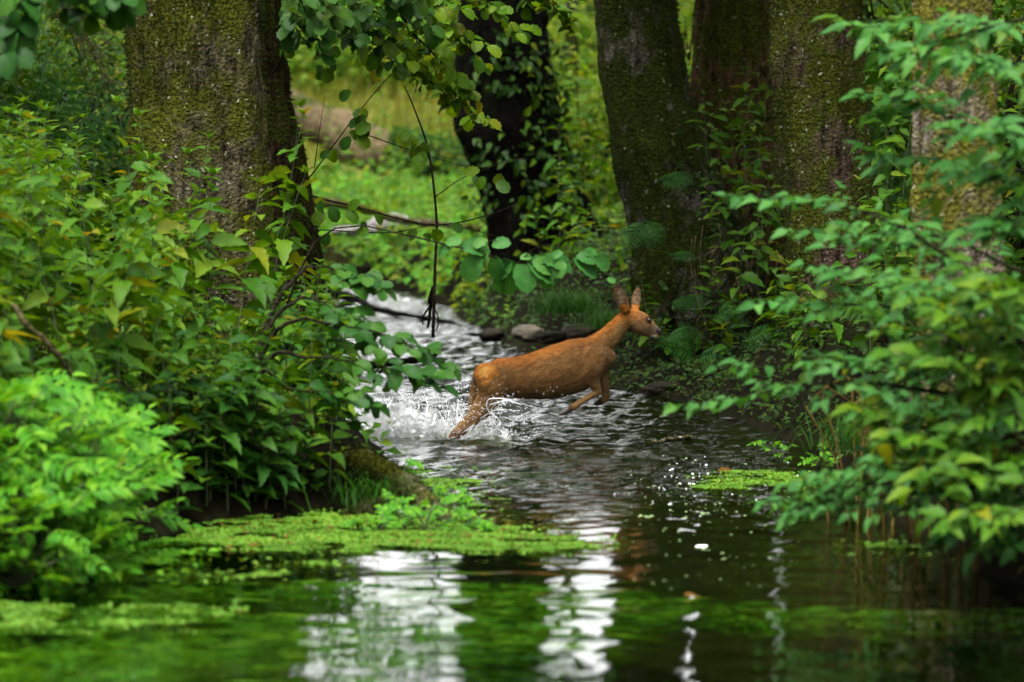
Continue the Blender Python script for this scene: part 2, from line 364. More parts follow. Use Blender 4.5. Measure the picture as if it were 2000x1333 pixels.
# ------------------------------------------------------------------ ground, stream bed, water
LE = np.array([[-20, -9], [5, -7], [12, -4.5], [14.8, -2.9], [15.6, -2.05], [16.6, -1.9], [17.8, -1.6], [18.6, -1.0], [19.2, -.62], [21.5, -.66], [23, -.95], [26.6, -1.13], [31.6, -1.47], [41, -1.95], [46, -2.3], [60, -9]])
RE = np.array([[-20, 9], [5, 6], [13, 2.9], [15.5, 2.1], [16.3, 1.95], [18.6, 1.75], [21.5, 1.95], [24, 1.6], [26.6, 1.02], [27.7, .82], [30, .55], [33, 0.02], [36.8, -.3], [45, -1.15], [50, -2.4], [60, -8.5]])
def edges(y):
    w = .12 * fbm(np.stack([y * .9, y * 0, y * 0], -1), 3, 5); w2 = .12 * fbm(np.stack([y * .9, y * 0 + 9, y * 0], -1), 3, 8)
    return np.interp(y, LE[:, 0], LE[:, 1]) + w, np.interp(y, RE[:, 0], RE[:, 1]) + w2
def ground_z(x, y):
    x = np.asarray(x, float); y = np.asarray(y, float); l, r = edges(y)
    dl, dr = l - x, x - r; d = np.maximum(dl, dr)
    n = fbm(np.stack([x * 1.1, y * 1.1, 0 * x], -1), 4, 3)
    zl = .34 * sstep(-.05, .45, dl) + .10 * np.clip(dl, 0, 6)
    zr = .62 * sstep(-.05, .55, dr) + .16 * np.clip(dr, 0, 6)
    zr = zr * (1 - .82 * np.exp(-((y - 27.9) / 2.4) ** 2) * (dr < 3))
    bank = np.where(dl > dr, zl, zr) + .07 * n * sstep(0, .6, d)
    bed = -.10 - .30 * sstep(0, .9, -d) + .05 * n
    z = np.where(d > 0, bank, bed * sstep(-.02, .3, -d) + bank * (1 - sstep(-.02, .3, -d)))
    mf = sstep(43, 51, y) * (d > 0); z = z * (1 - mf) + (.30 + .05 * n) * mf
    far = .85 * sstep(45, 60, y) * sstep(-.2, .6, d) + np.clip(y - 60, 0, 40) * .15 + 1.0 * sstep(95, 130, y)
    return z + far + .35 * sstep(25, 60, np.abs(x)) * 6
xs = np.concatenate([-np.geomspace(400, 9, 26), np.linspace(-8.5, -3.1, 44), np.linspace(-3, 3, 190), np.linspace(3.1, 8.5, 44), np.geomspace(9, 400, 26)])
ys = np.concatenate([np.linspace(-150, -12, 14), np.linspace(-10, 11.5, 40), np.linspace(12, 50, 420), np.linspace(50.4, 70, 50), np.linspace(71, 130, 50), np.geomspace(135, 900, 22)])
def grid(xs, ys, zf):
    X, Y = np.meshgrid(xs, ys); Z = zf(X, Y); V = np.stack([X, Y, Z], -1).reshape(-1, 3); nx = len(xs)
    i = (np.arange(len(ys) - 1)[:, None] * nx + np.arange(nx - 1)[None]).ravel()
    return V, np.stack([i, i + 1, i + nx + 1, i + nx], 1)
V, F = grid(xs, ys, ground_z)
tint = np.ones((len(V), 3)); wet = sstep(.02, -.08, V[:, 2])[:, None]
rt = sstep(-.2, 1.2, V[:, 0] + .25 * fbm(V * .9, 3, 77))[:, None]; alg = sstep(-.35, .5, fbm(V * [.8, 2.2, 0], 4, 78))[:, None]
tint = tint * (1 - wet) + wet * (np.array([3.2, 5.5, 1.4]) * (1 - rt) * (.25 + alg) + np.array([1.6, 1.7, .8]) * rt); mead = sstep(46, 62, V[:, 1])[:, None]  # right bed painted dark brown, where the water mirrors the dark bank
tint = tint * (1 - mead) + mead * np.array([16, 19, 9.0])
g = add('ground', mesh_from('ground', V, F, True, tint), M_GROUND, kind='structure')

wx = np.concatenate([np.linspace(-12, -3.2, 20), np.linspace(-3.1, 2.9, 240), np.linspace(3.1, 12, 20)])
wy = np.concatenate([np.linspace(-12, 11.8, 40), np.linspace(12, 19, 280), np.linspace(19.02, 34, 620), np.linspace(34.04, 52, 380)])
WR = np.random.default_rng(5)
def wave_h(X, Y):
    c = fbm(np.stack([X * .7, Y * .35, 0 * X], -1), 3, 40)
    rough = sstep(17.0, 21.5, Y + c * 1.2) * (1 - .55 * sstep(1.0, 1.9, X)) 
    rough = rough * (.6 + .4 * sstep(-.5, .4, c))
    h = 0
    for k in range(44):
        lam = WR.uniform(.09, .42); a = WR.normal(math.pi / 2, .75); kx, ky = math.cos(a) * 2 * math.pi / lam, math.sin(a) * 2 * math.pi / lam
        h = h + lam * .0070 * np.sin(kx * X + ky * Y + WR.uniform(0, 6.28) + 1.2 * c * WR.uniform(0, 2)) 
    s = 0
    for k in range(10):
        lam = WR.uniform(.35, 1.3); a = WR.normal(math.pi / 2, .6); kx, ky = math.cos(a) * 2 * math.pi / lam, math.sin(a) * 2 * math.pi / lam
        s = s + lam * .0007 * np.sin(kx * X + ky * Y + WR.uniform(0, 6.28))
    # rings spreading from where the hoof strikes
    r = np.hypot(X - HOOF[0], Y - HOOF[1]); ring = .012 * np.sin(r * 34) * np.exp(-r * 2.6)
    return h * rough * 1.3 + s * (.8 + rough) + h * .07 + ring
HOOF = P(880, 858, 23.2)
V, F = grid(wx, wy, wave_h)
ro = sstep(17.0, 21.5, V[:, 1]) * .8 + .04
add('stream_water', mesh_from('stream_water', V, F, True, np.stack([ro, ro, ro], 1)), M_WATER, kind='structure')

# ------------------------------------------------------------------ trees
def trunk_mesh(D, rows, top_z=9.0, seed=0, flute=.06, rough=.018, taper=.6, nseg=72, nlen=190, base_flare=.25, depth=1.0):
    """rows: (py, px_left, px_right) from the photograph, for a trunk standing at distance D"""
    rows = sorted(rows, key=lambda r: -r[0]); pts, rad = [], []
    for py, a, b in rows:
        p0, p1 = P(a, py, D), P(b, py, D); pts.append((p0 + p1) / 2); rad.append((p1[0] - p0[0]) / 2)
    d = pts[-1] - pts[-2]; d = d / max(.05, d[2]); base = pts[0].copy()
    gz = float(ground_z(base[0], D)) - .25
    if base[2] > gz: pts.insert(0, np.array([base[0], D, gz])); rad.insert(0, rad[0] * (1 + base_flare))
    for k in range(1, 4):
        z = pts[-1][2] + (top_z - pts[-1][2]) * (1 / (4 - k)) ; q = pts[-1] + d * (z - pts[-1][2]) * .45; q[2] = z
        pts.append(q); rad.append(rad[-1] * (1 - taper * .3))
    pts = np.array(pts); rad = np.array(rad)
    s = np.linspace(0, 1, nlen) ** 1.35; zz = pts[0, 2] + (pts[-1, 2] - pts[0, 2]) * s
    c = np.stack([np.interp(zz, pts[:, 2], pts[:, 0]), np.interp(zz, pts[:, 2], pts[:, 1]), zz], 1); r = np.interp(zz, pts[:, 2], rad)
    ker = np.ones(5) / 5
    for a in (c[:, 0], r): a[2:-2] = np.convolve(a, ker, 'valid')
    th = np.linspace(0, 2 * math.pi, nseg, endpoint=False)
    TH, ZZ = np.meshgrid(th, zz); R = np.repeat(r[:, None], nseg, 1)
    cs, sn = np.cos(TH), np.sin(TH)
    low = np.exp(-(ZZ - zz[0]) / .7)
    q = np.stack([cs * 1.6, sn * 1.6, ZZ * .35 + seed], -1)
    R = R * (1 + flute * fbm(q, 3, seed) * (1 + 2.2 * low))
    R = R + rough * 1.5 * fbm(np.stack([cs * 8, sn * 8, ZZ * 1.3], -1), 4, seed + 3, .6) + rough * .7 * fbm(np.stack([cs * 20, sn * 20, ZZ * 8], -1), 3, seed + 5, .6)
    Vt = np.stack([c[:, None, 0] + R * cs, c[:, None, 1] + R * sn * depth, ZZ], -1).reshape(-1, 3)
    i = np.arange(nlen - 1)[:, None] * nseg; j = np.arange(nseg)[None]; k = (j + 1) % nseg
    Ft = np.stack([i + j, i + k, i + nseg + k, i + nseg + j], -1).reshape(-1, 4)
    return Vt, Ft, c, r
def crown(center, rx, ry, rz, n, size, seed):
    rg = np.random.default_rng(seed); nc = 26
    cc = rg.normal(0, 1, (nc, 3)); cc /= np.linalg.norm(cc, axis=1, keepdims=True); cc *= rg.uniform(.35, .95, (nc, 1))
    cc = cc * np.array([rx, ry, rz]) + np.array(center)
    k = rg.integers(0, nc, n); pos = cc[k] + rg.normal(0, .42, (n, 3)) * np.array([rx, ry, rz]) * .42
    pos[:, 2] = np.maximum(pos[:, 2], center[2] - rz)
    d = rg.normal(0, 1, (n, 3)) * np.array([1, 1, .45]); up = rg.normal(0, .45, (n, 3)) + np.array([0, 0, 1])
    return bulk_leaves('small', pos, d, up, rg.uniform(.6, 1.3, n) * size)
def moss_tufts(V, c, n, seed, zmax=4.2, mask=.0, length=.022, th=None):
    """short moss fibres standing on a trunk"""
    rg = np.random.default_rng(seed); vis = np.where(V[:, 2] < zmax)[0]
    m = fbm(V[vis] * np.array([1.9, 1.9, 1.2]), 5, seed) > mask; vis = vis[m]
    if len(vis) == 0: return None
    q = V[rg.choice(vis, n)] + rg.normal(0, .008, (n, 3)); cz = np.stack([np.interp(q[:, 2], c[:, 2], c[:, 0]), np.interp(q[:, 2], c[:, 2], c[:, 1]), q[:, 2]], 1)
    nn = q - cz; nn /= np.linalg.norm(nn, axis=1, keepdims=True) + 1e-9
    d = nn + rg.normal(0, .5, (n, 3)) + np.array([0, 0, -.35]); d /= np.linalg.norm(d, axis=1, keepdims=True)
    s = np.cross(d, rg.normal(0, 1, (n, 3))); s /= np.linalg.norm(s, axis=1, keepdims=True) + 1e-9
    l = rg.uniform(.5, 1.5, (n, 1)) * length; w = .0045
    W = np.stack([q - s * w - nn * .006, q + s * w - nn * .006, q + d * l], 1).reshape(-1, 3)
    return W, np.arange(3 * n).reshape(-1, 3)
def tree(name, label, cat, D, rows, bark, seed, crown_n=5200, crown_at=(0, 0, 3.2), crown_r=(2.2, 2.2, 2.2), moss_n=9000, moss_mask=0., limbs=True, crown_size=.17, **kw):
    Vt, Ft, c, r = trunk_mesh(D, rows, seed=seed, **kw); base = c[0].copy()
    t = thing(name, label, cat, base)
    trunk = add('trunk', mesh_from('trunk', Vt - base, Ft), bark, t)
    if moss_n:
        mt = moss_tufts(Vt, c, moss_n, seed + 2, mask=moss_mask)
        if mt: add('moss', mesh_from('moss', mt[0] - base, mt[1]), M_MOSS, trunk, kind='stuff')
    rg = np.random.default_rng(seed); tip = c[-1]
    if limbs:
        for k in range(5):
            z = rg.uniform(4.6, tip[2]); b = np.array([np.interp(z, c[:, 2], c[:, 0]), np.interp(z, c[:, 2], c[:, 1]), z]); a = rg.uniform(0, 6.28)
            e = b + np.array([math.cos(a) * 1.8, math.sin(a) * 1.8, rg.uniform(.6, 1.6)]); rr = float(np.interp(z, c[:, 2], r)) * .4
            add('limb', tube_mesh('limb', [tube(curve_pts([b - base, (b + e) / 2 + [0, 0, .25] - base, e - base], 8), np.linspace(rr, .025, 8), 7)]), bark, t)
    if crown_n:
        ctr = np.array([tip[0] + crown_at[0], tip[1] + crown_at[1], crown_at[2] + 4.2])
        CV, CF = crown(ctr, *crown_r, crown_n, crown_size, seed + 9)
        add('crown', mesh_from('crown', CV - base, CF), M_CROWN, t, kind='stuff')
    return t, Vt, c, r, base

T1 = tree('oak_tree', 'thick mossy brown trunk rising behind the nettles on the left bank', 'tree', 24.0,
          [(640, 330, 545), (560, 300, 535), (460, 275, 532), (300, 262, 522), (150, 255, 512), (0, 246, 506)], M_BARK_OAK, 11, moss_n=26000, moss_mask=-.1, crown_at=(-2.4, 0.5, 3.0), crown_r=(2.4, 3, 2.3))
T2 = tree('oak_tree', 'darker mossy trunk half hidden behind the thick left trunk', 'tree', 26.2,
          [(600, 440, 640), (470, 470, 622), (380, 480, 608), (300, 475, 596), (200, 470, 566), (0, 460, 550)], M_BARK_OAK_DARK, 23, moss_n=14000, moss_mask=.0, crown_at=(-2.2, 1.0, 3.6), crown_r=(1.9, 2.6, 2.2))
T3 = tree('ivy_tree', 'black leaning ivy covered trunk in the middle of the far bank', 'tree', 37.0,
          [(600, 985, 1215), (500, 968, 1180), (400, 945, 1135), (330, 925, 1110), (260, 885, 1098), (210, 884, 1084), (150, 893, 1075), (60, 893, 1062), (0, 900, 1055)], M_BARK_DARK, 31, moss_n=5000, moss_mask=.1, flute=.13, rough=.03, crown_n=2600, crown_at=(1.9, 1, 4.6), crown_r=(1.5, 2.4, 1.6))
T4 = tree('alder_tree', 'straight grey mossy trunk with ferns just right of the deer', 'tree', 29.5,
          [(740, 1250, 1530), (620, 1243, 1510), (500, 1236, 1485), (400, 1224, 1435), (300, 1196, 1385), (200, 1181, 1350), (120, 1170, 1334), (0, 1160, 1318)], M_BARK_ALDER, 43, moss_n=26000, moss_mask=-.15, crown_n=9000, crown_at=(1.7, -0.6, 2.4), crown_r=(1.8, 3.0, 2.1), flute=.07)
T5 = tree('alder_tree', 'reddish mossy trunk leaning out from behind the grey fern trunk', 'tree', 30.3,
          [(700, 1330, 1560), (500, 1330, 1540), (300, 1345, 1520), (150, 1352, 1512), (0, 1360, 1512)], M_BARK_RED, 57, moss_n=20000, moss_mask=-.05, crown_n=7000, crown_at=(2.0, -1.5, 3.0), crown_r=(2.2, 3.2, 2.1))
T6 = tree('alder_tree', 'speckled lichen trunk between the reddish trunk and the yellow mossy trunk', 'tree', 25.5,
          [(640, 1560, 1760), (520, 1548, 1735), (400, 1538, 1712), (250, 1522, 1690), (120, 1516, 1682), (0, 1514, 1676)], M_BARK_SPECK, 61, moss_n=22000, moss_mask=-.02, crown_n=9000, crown_at=(0.5, -1.2, 2.6), crown_r=(2.2, 3.2, 2.1))
T7 = tree('alder_tree', 'yellow mossy trunk behind the leafy shrub on the right bank', 'tree', 18.6,
          [(700, 1800, 1985), (560, 1800, 1965), (400, 1794, 1955), (200, 1790, 1945), (0, 1784, 1930)], M_BARK_YEL, 77, moss_n=12000, moss_mask=.15, crown_at=(1.9, 1.5, 2.8), crown_r=(1.9, 2.2, 1.9), crown_n=4200)
tree('alder_tree', 'slender pale trunk far upstream just to the right of the black ivy trunk', 'tree', 62.0, [(420, 1102, 1130), (0, 1106, 1128)], M_BARK_ALDER, 95, top_z=11.0, crown_n=5200, crown_at=(-1.3, 0, 4.3), crown_r=(3.0, 3.0, 2.1), moss_n=0, nlen=90, nseg=24, crown_size=.24)  # added far tree: its unseen crown keeps sky out of the water's reflection
rg = np.random.default_rng(91)
for T_, (x0, x1, y0, y1, z0, z1), n_ in ((T2, (-1.7, .35, 25.5, 29.5, 3.35, 5.6), 1500), (T4, (.1, 1.6, 27, 30.5, 3.6, 5.8), 1300), (T3, (-.9, .9, 34, 38, 4.2, 7.0), 1100)):
    q_ = rg.uniform([x0, y0, z0], [x1, y1, z1], (n_ * 2, 3)); q_ = q_[fbm(q_ * [1.1, .8, 1.4], 3, 92) > -.08][:n_] - T_[4]; m_ = len(q_)
    b_ = [tube(curve_pts([[T_[2][150][0] - T_[4][0], T_[2][150][1] - T_[4][1], z0 + .6 - T_[4][2]], q_[j] * .5 + [0, 0, 1.2], q_[j]], 7), np.linspace(.03, .006, 7), 5) for j in range(0, 60, 10)]
    bo_ = add('bough', tube_mesh('bough', b_), M_TWIG, T_[0])
    add('foliage', mesh_from('foliage', *bulk_leaves('alder', q_, rg.normal(0, 1, (m_, 3)) * [1, 1, .5], rg.normal(0, .5, (m_, 3)) + [0, -.2, .8], rg.uniform(.08, .15, m_))), M_ALDER, bo_, kind='stuff')
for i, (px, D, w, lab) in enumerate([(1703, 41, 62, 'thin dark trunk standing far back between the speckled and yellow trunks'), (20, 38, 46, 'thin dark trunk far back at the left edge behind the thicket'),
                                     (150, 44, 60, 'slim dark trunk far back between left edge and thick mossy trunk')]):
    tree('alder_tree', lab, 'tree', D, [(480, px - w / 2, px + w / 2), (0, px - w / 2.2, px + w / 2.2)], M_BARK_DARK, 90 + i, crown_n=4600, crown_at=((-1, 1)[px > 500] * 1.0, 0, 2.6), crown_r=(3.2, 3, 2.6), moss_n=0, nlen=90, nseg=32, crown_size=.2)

rg = np.random.default_rng(70); wp, wd = [], []
for (x, y, z, r) in [(-8, 12, 6, 3), (-9, 5, 6, 3.5), (-7, -3, 7, 3.5), (-3, -9, 7, 3.5), (3, -10, 7, 3.5), (8, -4, 7, 3.5), (9, 4, 6.5, 3.5), (7.5, 11, 6, 2.8), (-12, 20, 7, 4), (11, 20, 7, 4), (12, 30, 7, 4), (-12, 32, 7, 4), (0, -15, 8, 4), (10, 42, 7, 4), (-11, 45, 7, 3.5)]:
    m = 1500; d = rg.normal(0, 1, (m, 3)); d /= np.linalg.norm(d, axis=1, keepdims=True); wp.append(d * r * rg.uniform(.5, 1.05, (m, 1)) * [1, 1, 1.3] + [x, y, z]); wd.append(d)
wp, wd = np.concatenate(wp), np.concatenate(wd); m = len(wp)
add('unseen_shading_woodland', mesh_from('unseen_shading_woodland', *bulk_leaves('small', wp, rg.normal(0, 1, (m, 3)) * [1, 1, .6], wd * .4 + rg.normal(0, .4, (m, 3)) + [0, 0, .8], rg.uniform(.35, .75, m))), M_CROWN, kind='stuff')  # leaf masses out of view, added to cut low sky light

# ------------------------------------------------------------------ plants
def finish(t, base, stems, leaves, kind, lmat, smat, nparts, near=True, stem_name='stem'):
    if stems: add(stem_name, tube_mesh(stem_name, stems), smat, t)
    Ms = leaves
    if len(Ms) > nparts:
        dist = np.array([M[1, 3] - .15 * np.linalg.norm(M[:3, 1]) for M in Ms]); o = np.argsort(dist); Ms = [leaves[i] for i in o]
        rest = Ms[nparts:]; Ms = Ms[:nparts]
        add('foliage', bulk_mesh('foliage', bulk_M(kind, rest), kind), lmat, t, kind='stuff')
    for i, M in enumerate(Ms): add('leaf', leaf_me(kind, i % len(LEAF[kind]), lmat), None, t, M)

def nettle_variant(h, seed, size=.11, pitch=.085, kind='nettle'):
    rg = np.random.default_rng(seed); lean = rg.normal(0, .13, 2) * h; n = 9; t = np.linspace(0, 1, n)
    c = np.stack([lean[0] * t ** 1.6, lean[1] * t ** 1.6, h * t], 1); rad = .0045 * (1.1 - t * .8); leaves = []
    zz = np.arange(h * .22, h, pitch); a = rg.uniform(0, 3.14)
    for z in zz:
        u = z / h; p = np.array([np.interp(z, c[:, 2], c[:, 0]), np.interp(z, c[:, 2], c[:, 1]), z]); a += math.pi / 2 + rg.normal(0, .25)
        s = size * (.55 + .75 * math.sin(math.pi * min(1, u * .85 + .12))) * rg.uniform(.8, 1.2)
        if u > .93: s *= .6
        for q in (0, math.pi):
            if rg.random() < .06: continue
            b = a + q + rg.normal(0, .2); el = rg.normal(.05 if u < .9 else .6, .28); d = np.array([math.cos(b), math.sin(b), el])
            leaves.append(leafM(p + d * .015, d, np.array([rg.normal(0, .3), -.35 + rg.normal(0, .3), 1]), s))
    for q in range(3): leaves.append(leafM(c[-1], [math.cos(a + q * 2.1), math.sin(a + q * 2.1), 1.2], np.array([0, -.3, 1.]), size * .5))
    return (c, rad), leaves
def nr(x, y, h=.8):
    px = PX([x, y, .6])[0]; tall = 'tall' if h > .65 else 'short'
    if y > 30.9: return tall + ' green nettle beside the black leaning trunk'
    if px < 1500: return tall + ' green nettle around the grey fern trunk and its reddish neighbour'
    if px < 1700: return tall + ' green nettle at the foot of the speckled trunk'
    return tall + ' green nettle between the speckled and the yellow mossy trunk'
def put_plants(spots, variants, name, labelf, cat, group, kind, lmat, smat, merged_beyond=99.):
    vm = {}
    for (x, y, z, h, rz, v) in spots:
        (c, rad), leaves, h0 = variants[v]; s = h / h0; t = thing(name, (labelf(x, y, h) if labelf is nl or labelf is nr else labelf(x, y)), cat, (x, y, z - .03), group); t.rotation_euler[2] = rz; t.scale = (1, 1, 1)
        sx = (s ** .35, s ** .35, s); merged = y > merged_beyond
        if (v, 's') not in vm:
            vm[(v, 's')] = tube_mesh('stem', [tube(c, rad, 5)]); vm[(v, 'f')] = bulk_mesh('foliage', bulk_M(kind, leaves), kind)
            vm[(v, 's')].materials.append(smat); vm[(v, 'f')].materials.append(lmat)
        S = np.diag([*sx, 1.0]); add('stem', vm[(v, 's')], None, t, S)
        if merged: add('foliage', vm[(v, 'f')], None, t, S, kind='stuff')
        else:
            for i, M in enumerate(leaves):
                Q = M.copy(); Q[:3, 3] *= sx; Q[:3, :3] *= s ** .35; add('leaf', leaf_me(kind, i % len(LEAF[kind]), lmat), None, t, Q)
M_STEM = simple_mat('green_stem', (.012, .022, .004), (.035, .045, .01), 30)

nv = [(*nettle_variant(h, 100 + i, size=s * 1.08), h) for i, (h, s) in enumerate([(1.5, .125), (1.2, .14), (1.2, .11), (.9, .13), (.9, .10), (.6, .11), (.6, .09), (.45, .085)])]
def pick(h): return min(range(len(nv)), key=lambda i: abs(nv[i][2] - h) + random.random() * .25)
TOP = np.array([[-400, 120], [0, 190], [120, 215], [250, 240], [275, 400], [330, 330], [380, 500], [440, 590], [530, 600], [560, 500], [620, 470], [670, 580], [700, 720], [730, 850]])
spots = []; tries = 0
while len(spots) < 215 and tries < 40000:
    tries += 1
    y = random.uniform(16.2, 25.2); l, _ = edges(np.array([y])); l = float(l[0]); x = random.uniform(-.15 * y - .4, l - .06)
    if any((x - s[0]) ** 2 + (y - s[1]) ** 2 < .15 ** 2 for s in spots): continue
    z = float(ground_z(x, y)); px, py = PX([x, y, z]); dw = l - x
    if px > 672 or px < -170: continue
    ztop = P(px, np.interp(px, TOP[:, 0], TOP[:, 1]) + abs(random.gauss(0, 55)), y)[2]
    h = min(ztop - z, .42 + 1.05 * min(1.2, dw) + random.uniform(-.1, .15), 1.6)
    if px > 260 and px < 560: h = min(h, 1.15)
    if h < .25: continue
    spots.append((x, y, z, h, random.uniform(0, 6.28), pick(h)))
def nl(x, y, h=.8):
    px = PX([x, y, .6])[0]; tall = 'tall' if h > 1.1 else 'knee high' if h > .65 else 'low'
    if px < 260: return tall + '' +  (' green nettle at the left edge of the thicket' if px < 90 else ' green nettle between the left edge and the thick left trunk') + (', behind the watercress' if y < 18.3 else ', halfway up' if y < 20.6 else ', at the back')
    if px < 480: return tall + ' green nettle in front of the thick left trunk' + (', beside the watercress mound' if y < 18.5 else '')
    return tall + ' green nettle below the darker rear trunk, beside the stream'
for (px, top, y) in [(292, 190, 20.8), (318, 215, 20.4), (345, 260, 20.9), (300, 300, 20.2), (395, 330, 20.6), (430, 290, 20.8), (455, 350, 20.3), (490, 330, 20.9), (515, 215, 21.2), (540, 200, 21.4),]:
    x = (px - 1000) / F_PX * y; z = float(ground_z(x, y)); h = P(px, top, y)[2] - z; spots.append((x, y, z, h, random.uniform(0, 6.28), pick(h)))
put_plants(spots, nv, 'nettle', nl, 'nettle', 'nettles of the left bank thicket', 'nettle', M_NETTLE, M_STEM, 20.6)

# dark broad-leaved plants at the foot of the thicket, over the water
hv = [(*nettle_variant(h, 200 + i, size=.12, pitch=.07, kind='alder'), h) for i, h in enumerate((.55, .7, .42))]
spots = []
for k in range(46):
    t = random.random(); y = 16.9 + t * 6.2; l = float(edges(np.array([y]))[0][0]); x = l - random.uniform(.05, .5)
    if PX([x, y, .3])[0] > 665: continue; z = max(.02, float(ground_z(x, y)))
    spots.append((x, y, z, random.uniform(.3, .62), random.uniform(0, 6.28), k % 3))
for k in range(60):
    y = random.uniform(17.3, 18.7); px = random.uniform(330, 600); x = (px - 1000) / F_PX * y; l = float(edges(np.array([y]))[0][0])
    if x > l - .02: continue
    spots.append((x, y, max(.0, float(ground_z(x, y))), random.uniform(.28, .55), random.uniform(0, 6.28), k % 3))
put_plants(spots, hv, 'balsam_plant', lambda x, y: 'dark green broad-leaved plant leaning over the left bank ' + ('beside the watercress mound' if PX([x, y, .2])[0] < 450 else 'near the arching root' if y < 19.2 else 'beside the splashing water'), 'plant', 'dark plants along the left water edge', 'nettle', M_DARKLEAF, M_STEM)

# bright green cress mound
def cress(x, y, z, h, seed, label, group, name='watercress', n=13, mat=M_CRESS):
    rg = np.random.default_rng(seed); t = thing(name, label, 'water plant', (x, y, z), group); stems, leaves = [], []
    for k in range(n):
        a = rg.uniform(0, 6.28); lean = rg.uniform(.15, .6) * h; hh = h * rg.uniform(.12, 1.0); e = np.array([math.cos(a) * lean, math.sin(a) * lean, hh])
        stems.append(tube(curve_pts([[0, 0, 0], [e[0] * .3, e[1] * .3, hh * .6], e], 5), np.full(5, .004), 3))
        b = a + rg.normal(0, .5); el = rg.uniform(-.2, .9)
        leaves.append(leafM(e - np.array([math.cos(b), math.sin(b), el]) * .05, [math.cos(b), math.sin(b), el], [rg.normal(0, .3), -.5, 1], rg.uniform(.16, .27) * min(1, .3 + h * 1.4)))
    finish(t, None, stems, leaves, 'cress', mat, M_STEM, 40)
k = 0
for tr in range(4000):
    y = random.uniform(15.25, 17.4); px = random.uniform(-60, 350); x = (px - 1000) / F_PX * y
    lim = 190 - (17.4 - y) * 40
    if px > lim: continue
    topz = P(px, np.interp(px, [0, 200, 260, 350], [735, 775, 870, 985]), y)[2]; z0 = max(-.02, float(ground_z(x, y)) - .05)
    hh = min(topz - z0, .25 + (y - 15.2) * .55 + random.uniform(0, .1))
    hh *= random.uniform(.6, 1.05)
    if hh < .1: continue
    cress(x, y, z0, hh, 300 + k, ('tall bright' if hh > .6 else 'low bright' if hh > .3 else 'very short bright') + (' front row' if y < 15.7 else ' back row' if y > 16.5 else '') + (' watercress at the left edge of the mound' if px < 110 else ' watercress at the right end of the mound' if px > 240 else ' watercress in the middle of the mound'), 'bright watercress mound'); k += 1
    if k >= 76: break

# ------------------------------------------------------------------ leafy boughs and shrubs
def spray(a, b, sag, ntw, tl, size, seed, dens=.05, lift=0., tilt=-.45, tipdroop=.15):
    """branch from a to b with side twigs and leaves: returns stems, leaf matrices"""
    rg = np.random.default_rng(seed); a, b = np.array(a, float), np.array(b, float); L = np.linalg.norm(b - a)
    mid = (a + b) / 2 + np.array([0, rg.normal(0, .05) * L, sag * L]); c = curve_pts([a, mid, b], 18); c += rg.normal(0, .006, c.shape).cumsum(0) * .5
    r0 = .004 + .006 * L; stems = [tube(c, np.linspace(r0, .0018, 18), 5)]; leaves = []; main = nrm(b - a)
    side = nrm(np.cross(main, [0, 0, 1]))
    def put(p, d): leaves.append(leafM(p, d + np.array([0, 0, -tipdroop]) + rg.normal(0, .25, 3), np.array([rg.normal(0, .35), tilt + rg.normal(0, .3), 1]), size * rg.uniform(.6, 1.25)))
    for k in range(ntw):
        u = .15 + .83 * (k + rg.random()) / ntw; p = c[int(u * 17)]; s = 1 if k % 2 else -1
        d = nrm(main * rg.uniform(.4, 1.0) + side * s * rg.uniform(.5, 1.1) + np.array([0, 0, rg.normal(lift, .3)])); l = tl * (1.15 - .7 * u) * rg.uniform(.6, 1.2)
        e = p + d * l + np.array([0, 0, -.12 * l]); q = curve_pts([p, (p + e) / 2 + [0, 0, .05 * l], e], 6); stems.append(tube(q, np.linspace(.0028, .001, 6), 4))
        n = max(2, int(l / dens))
        for j in range(n + 1):
            v = (j + .5) / (n + 1); pp = q[0] * (1 - v) + q[-1] * v; sd = nrm(np.cross(d, [0, 0, 1])) * (1 if j % 2 else -1)
            put(pp, d * .6 + sd)
        put(e, d)
    for j in range(int(L * .6 / dens)):
        u = .4 + .6 * rg.random(); put(c[int(u * 17)], main * .5 + side * (1 if j % 2 else -1) + rg.normal(0, .2, 3))
    put(c[-1], main)
    return stems, leaves
def shrub(name, label, cat, group, sprays, kind, lmat, nparts, size, extra_root=None, smat=None, parent=None, **kw):
    st, lv = [], []
    for i, (a, b, sag, n, tl) in enumerate(sprays):
        s, l = spray(P(*a), P(*b), sag, n, tl, size, hash((a, b)) % 9999 if False else int(abs(a[0] * 7 + b[0] * 13 + b[1] * 3)) % 9999, **kw); st += s; lv += l
    base = P(*sprays[0][0]) if extra_root is None else np.array(extra_root)
    if extra_root is not None:
        for i, (a, b, sag, n, tl) in enumerate(sprays):
            A = P(*a); m = (A + base) / 2 + np.array([0, 0, .15]); st.append(tube(curve_pts([base, m, A], 8), np.linspace(.016, .008, 8), 6))
    st = [(V - base, F) for V, F in st]
    for M in lv: M[:3, 3] -= base
    t = thing(name, label, cat, base, group) if parent is None else parent
    finish(t, None, st, lv, kind, lmat, smat or M_TWIG, nparts, stem_name='branch' if parent is None else 'twig'); return t

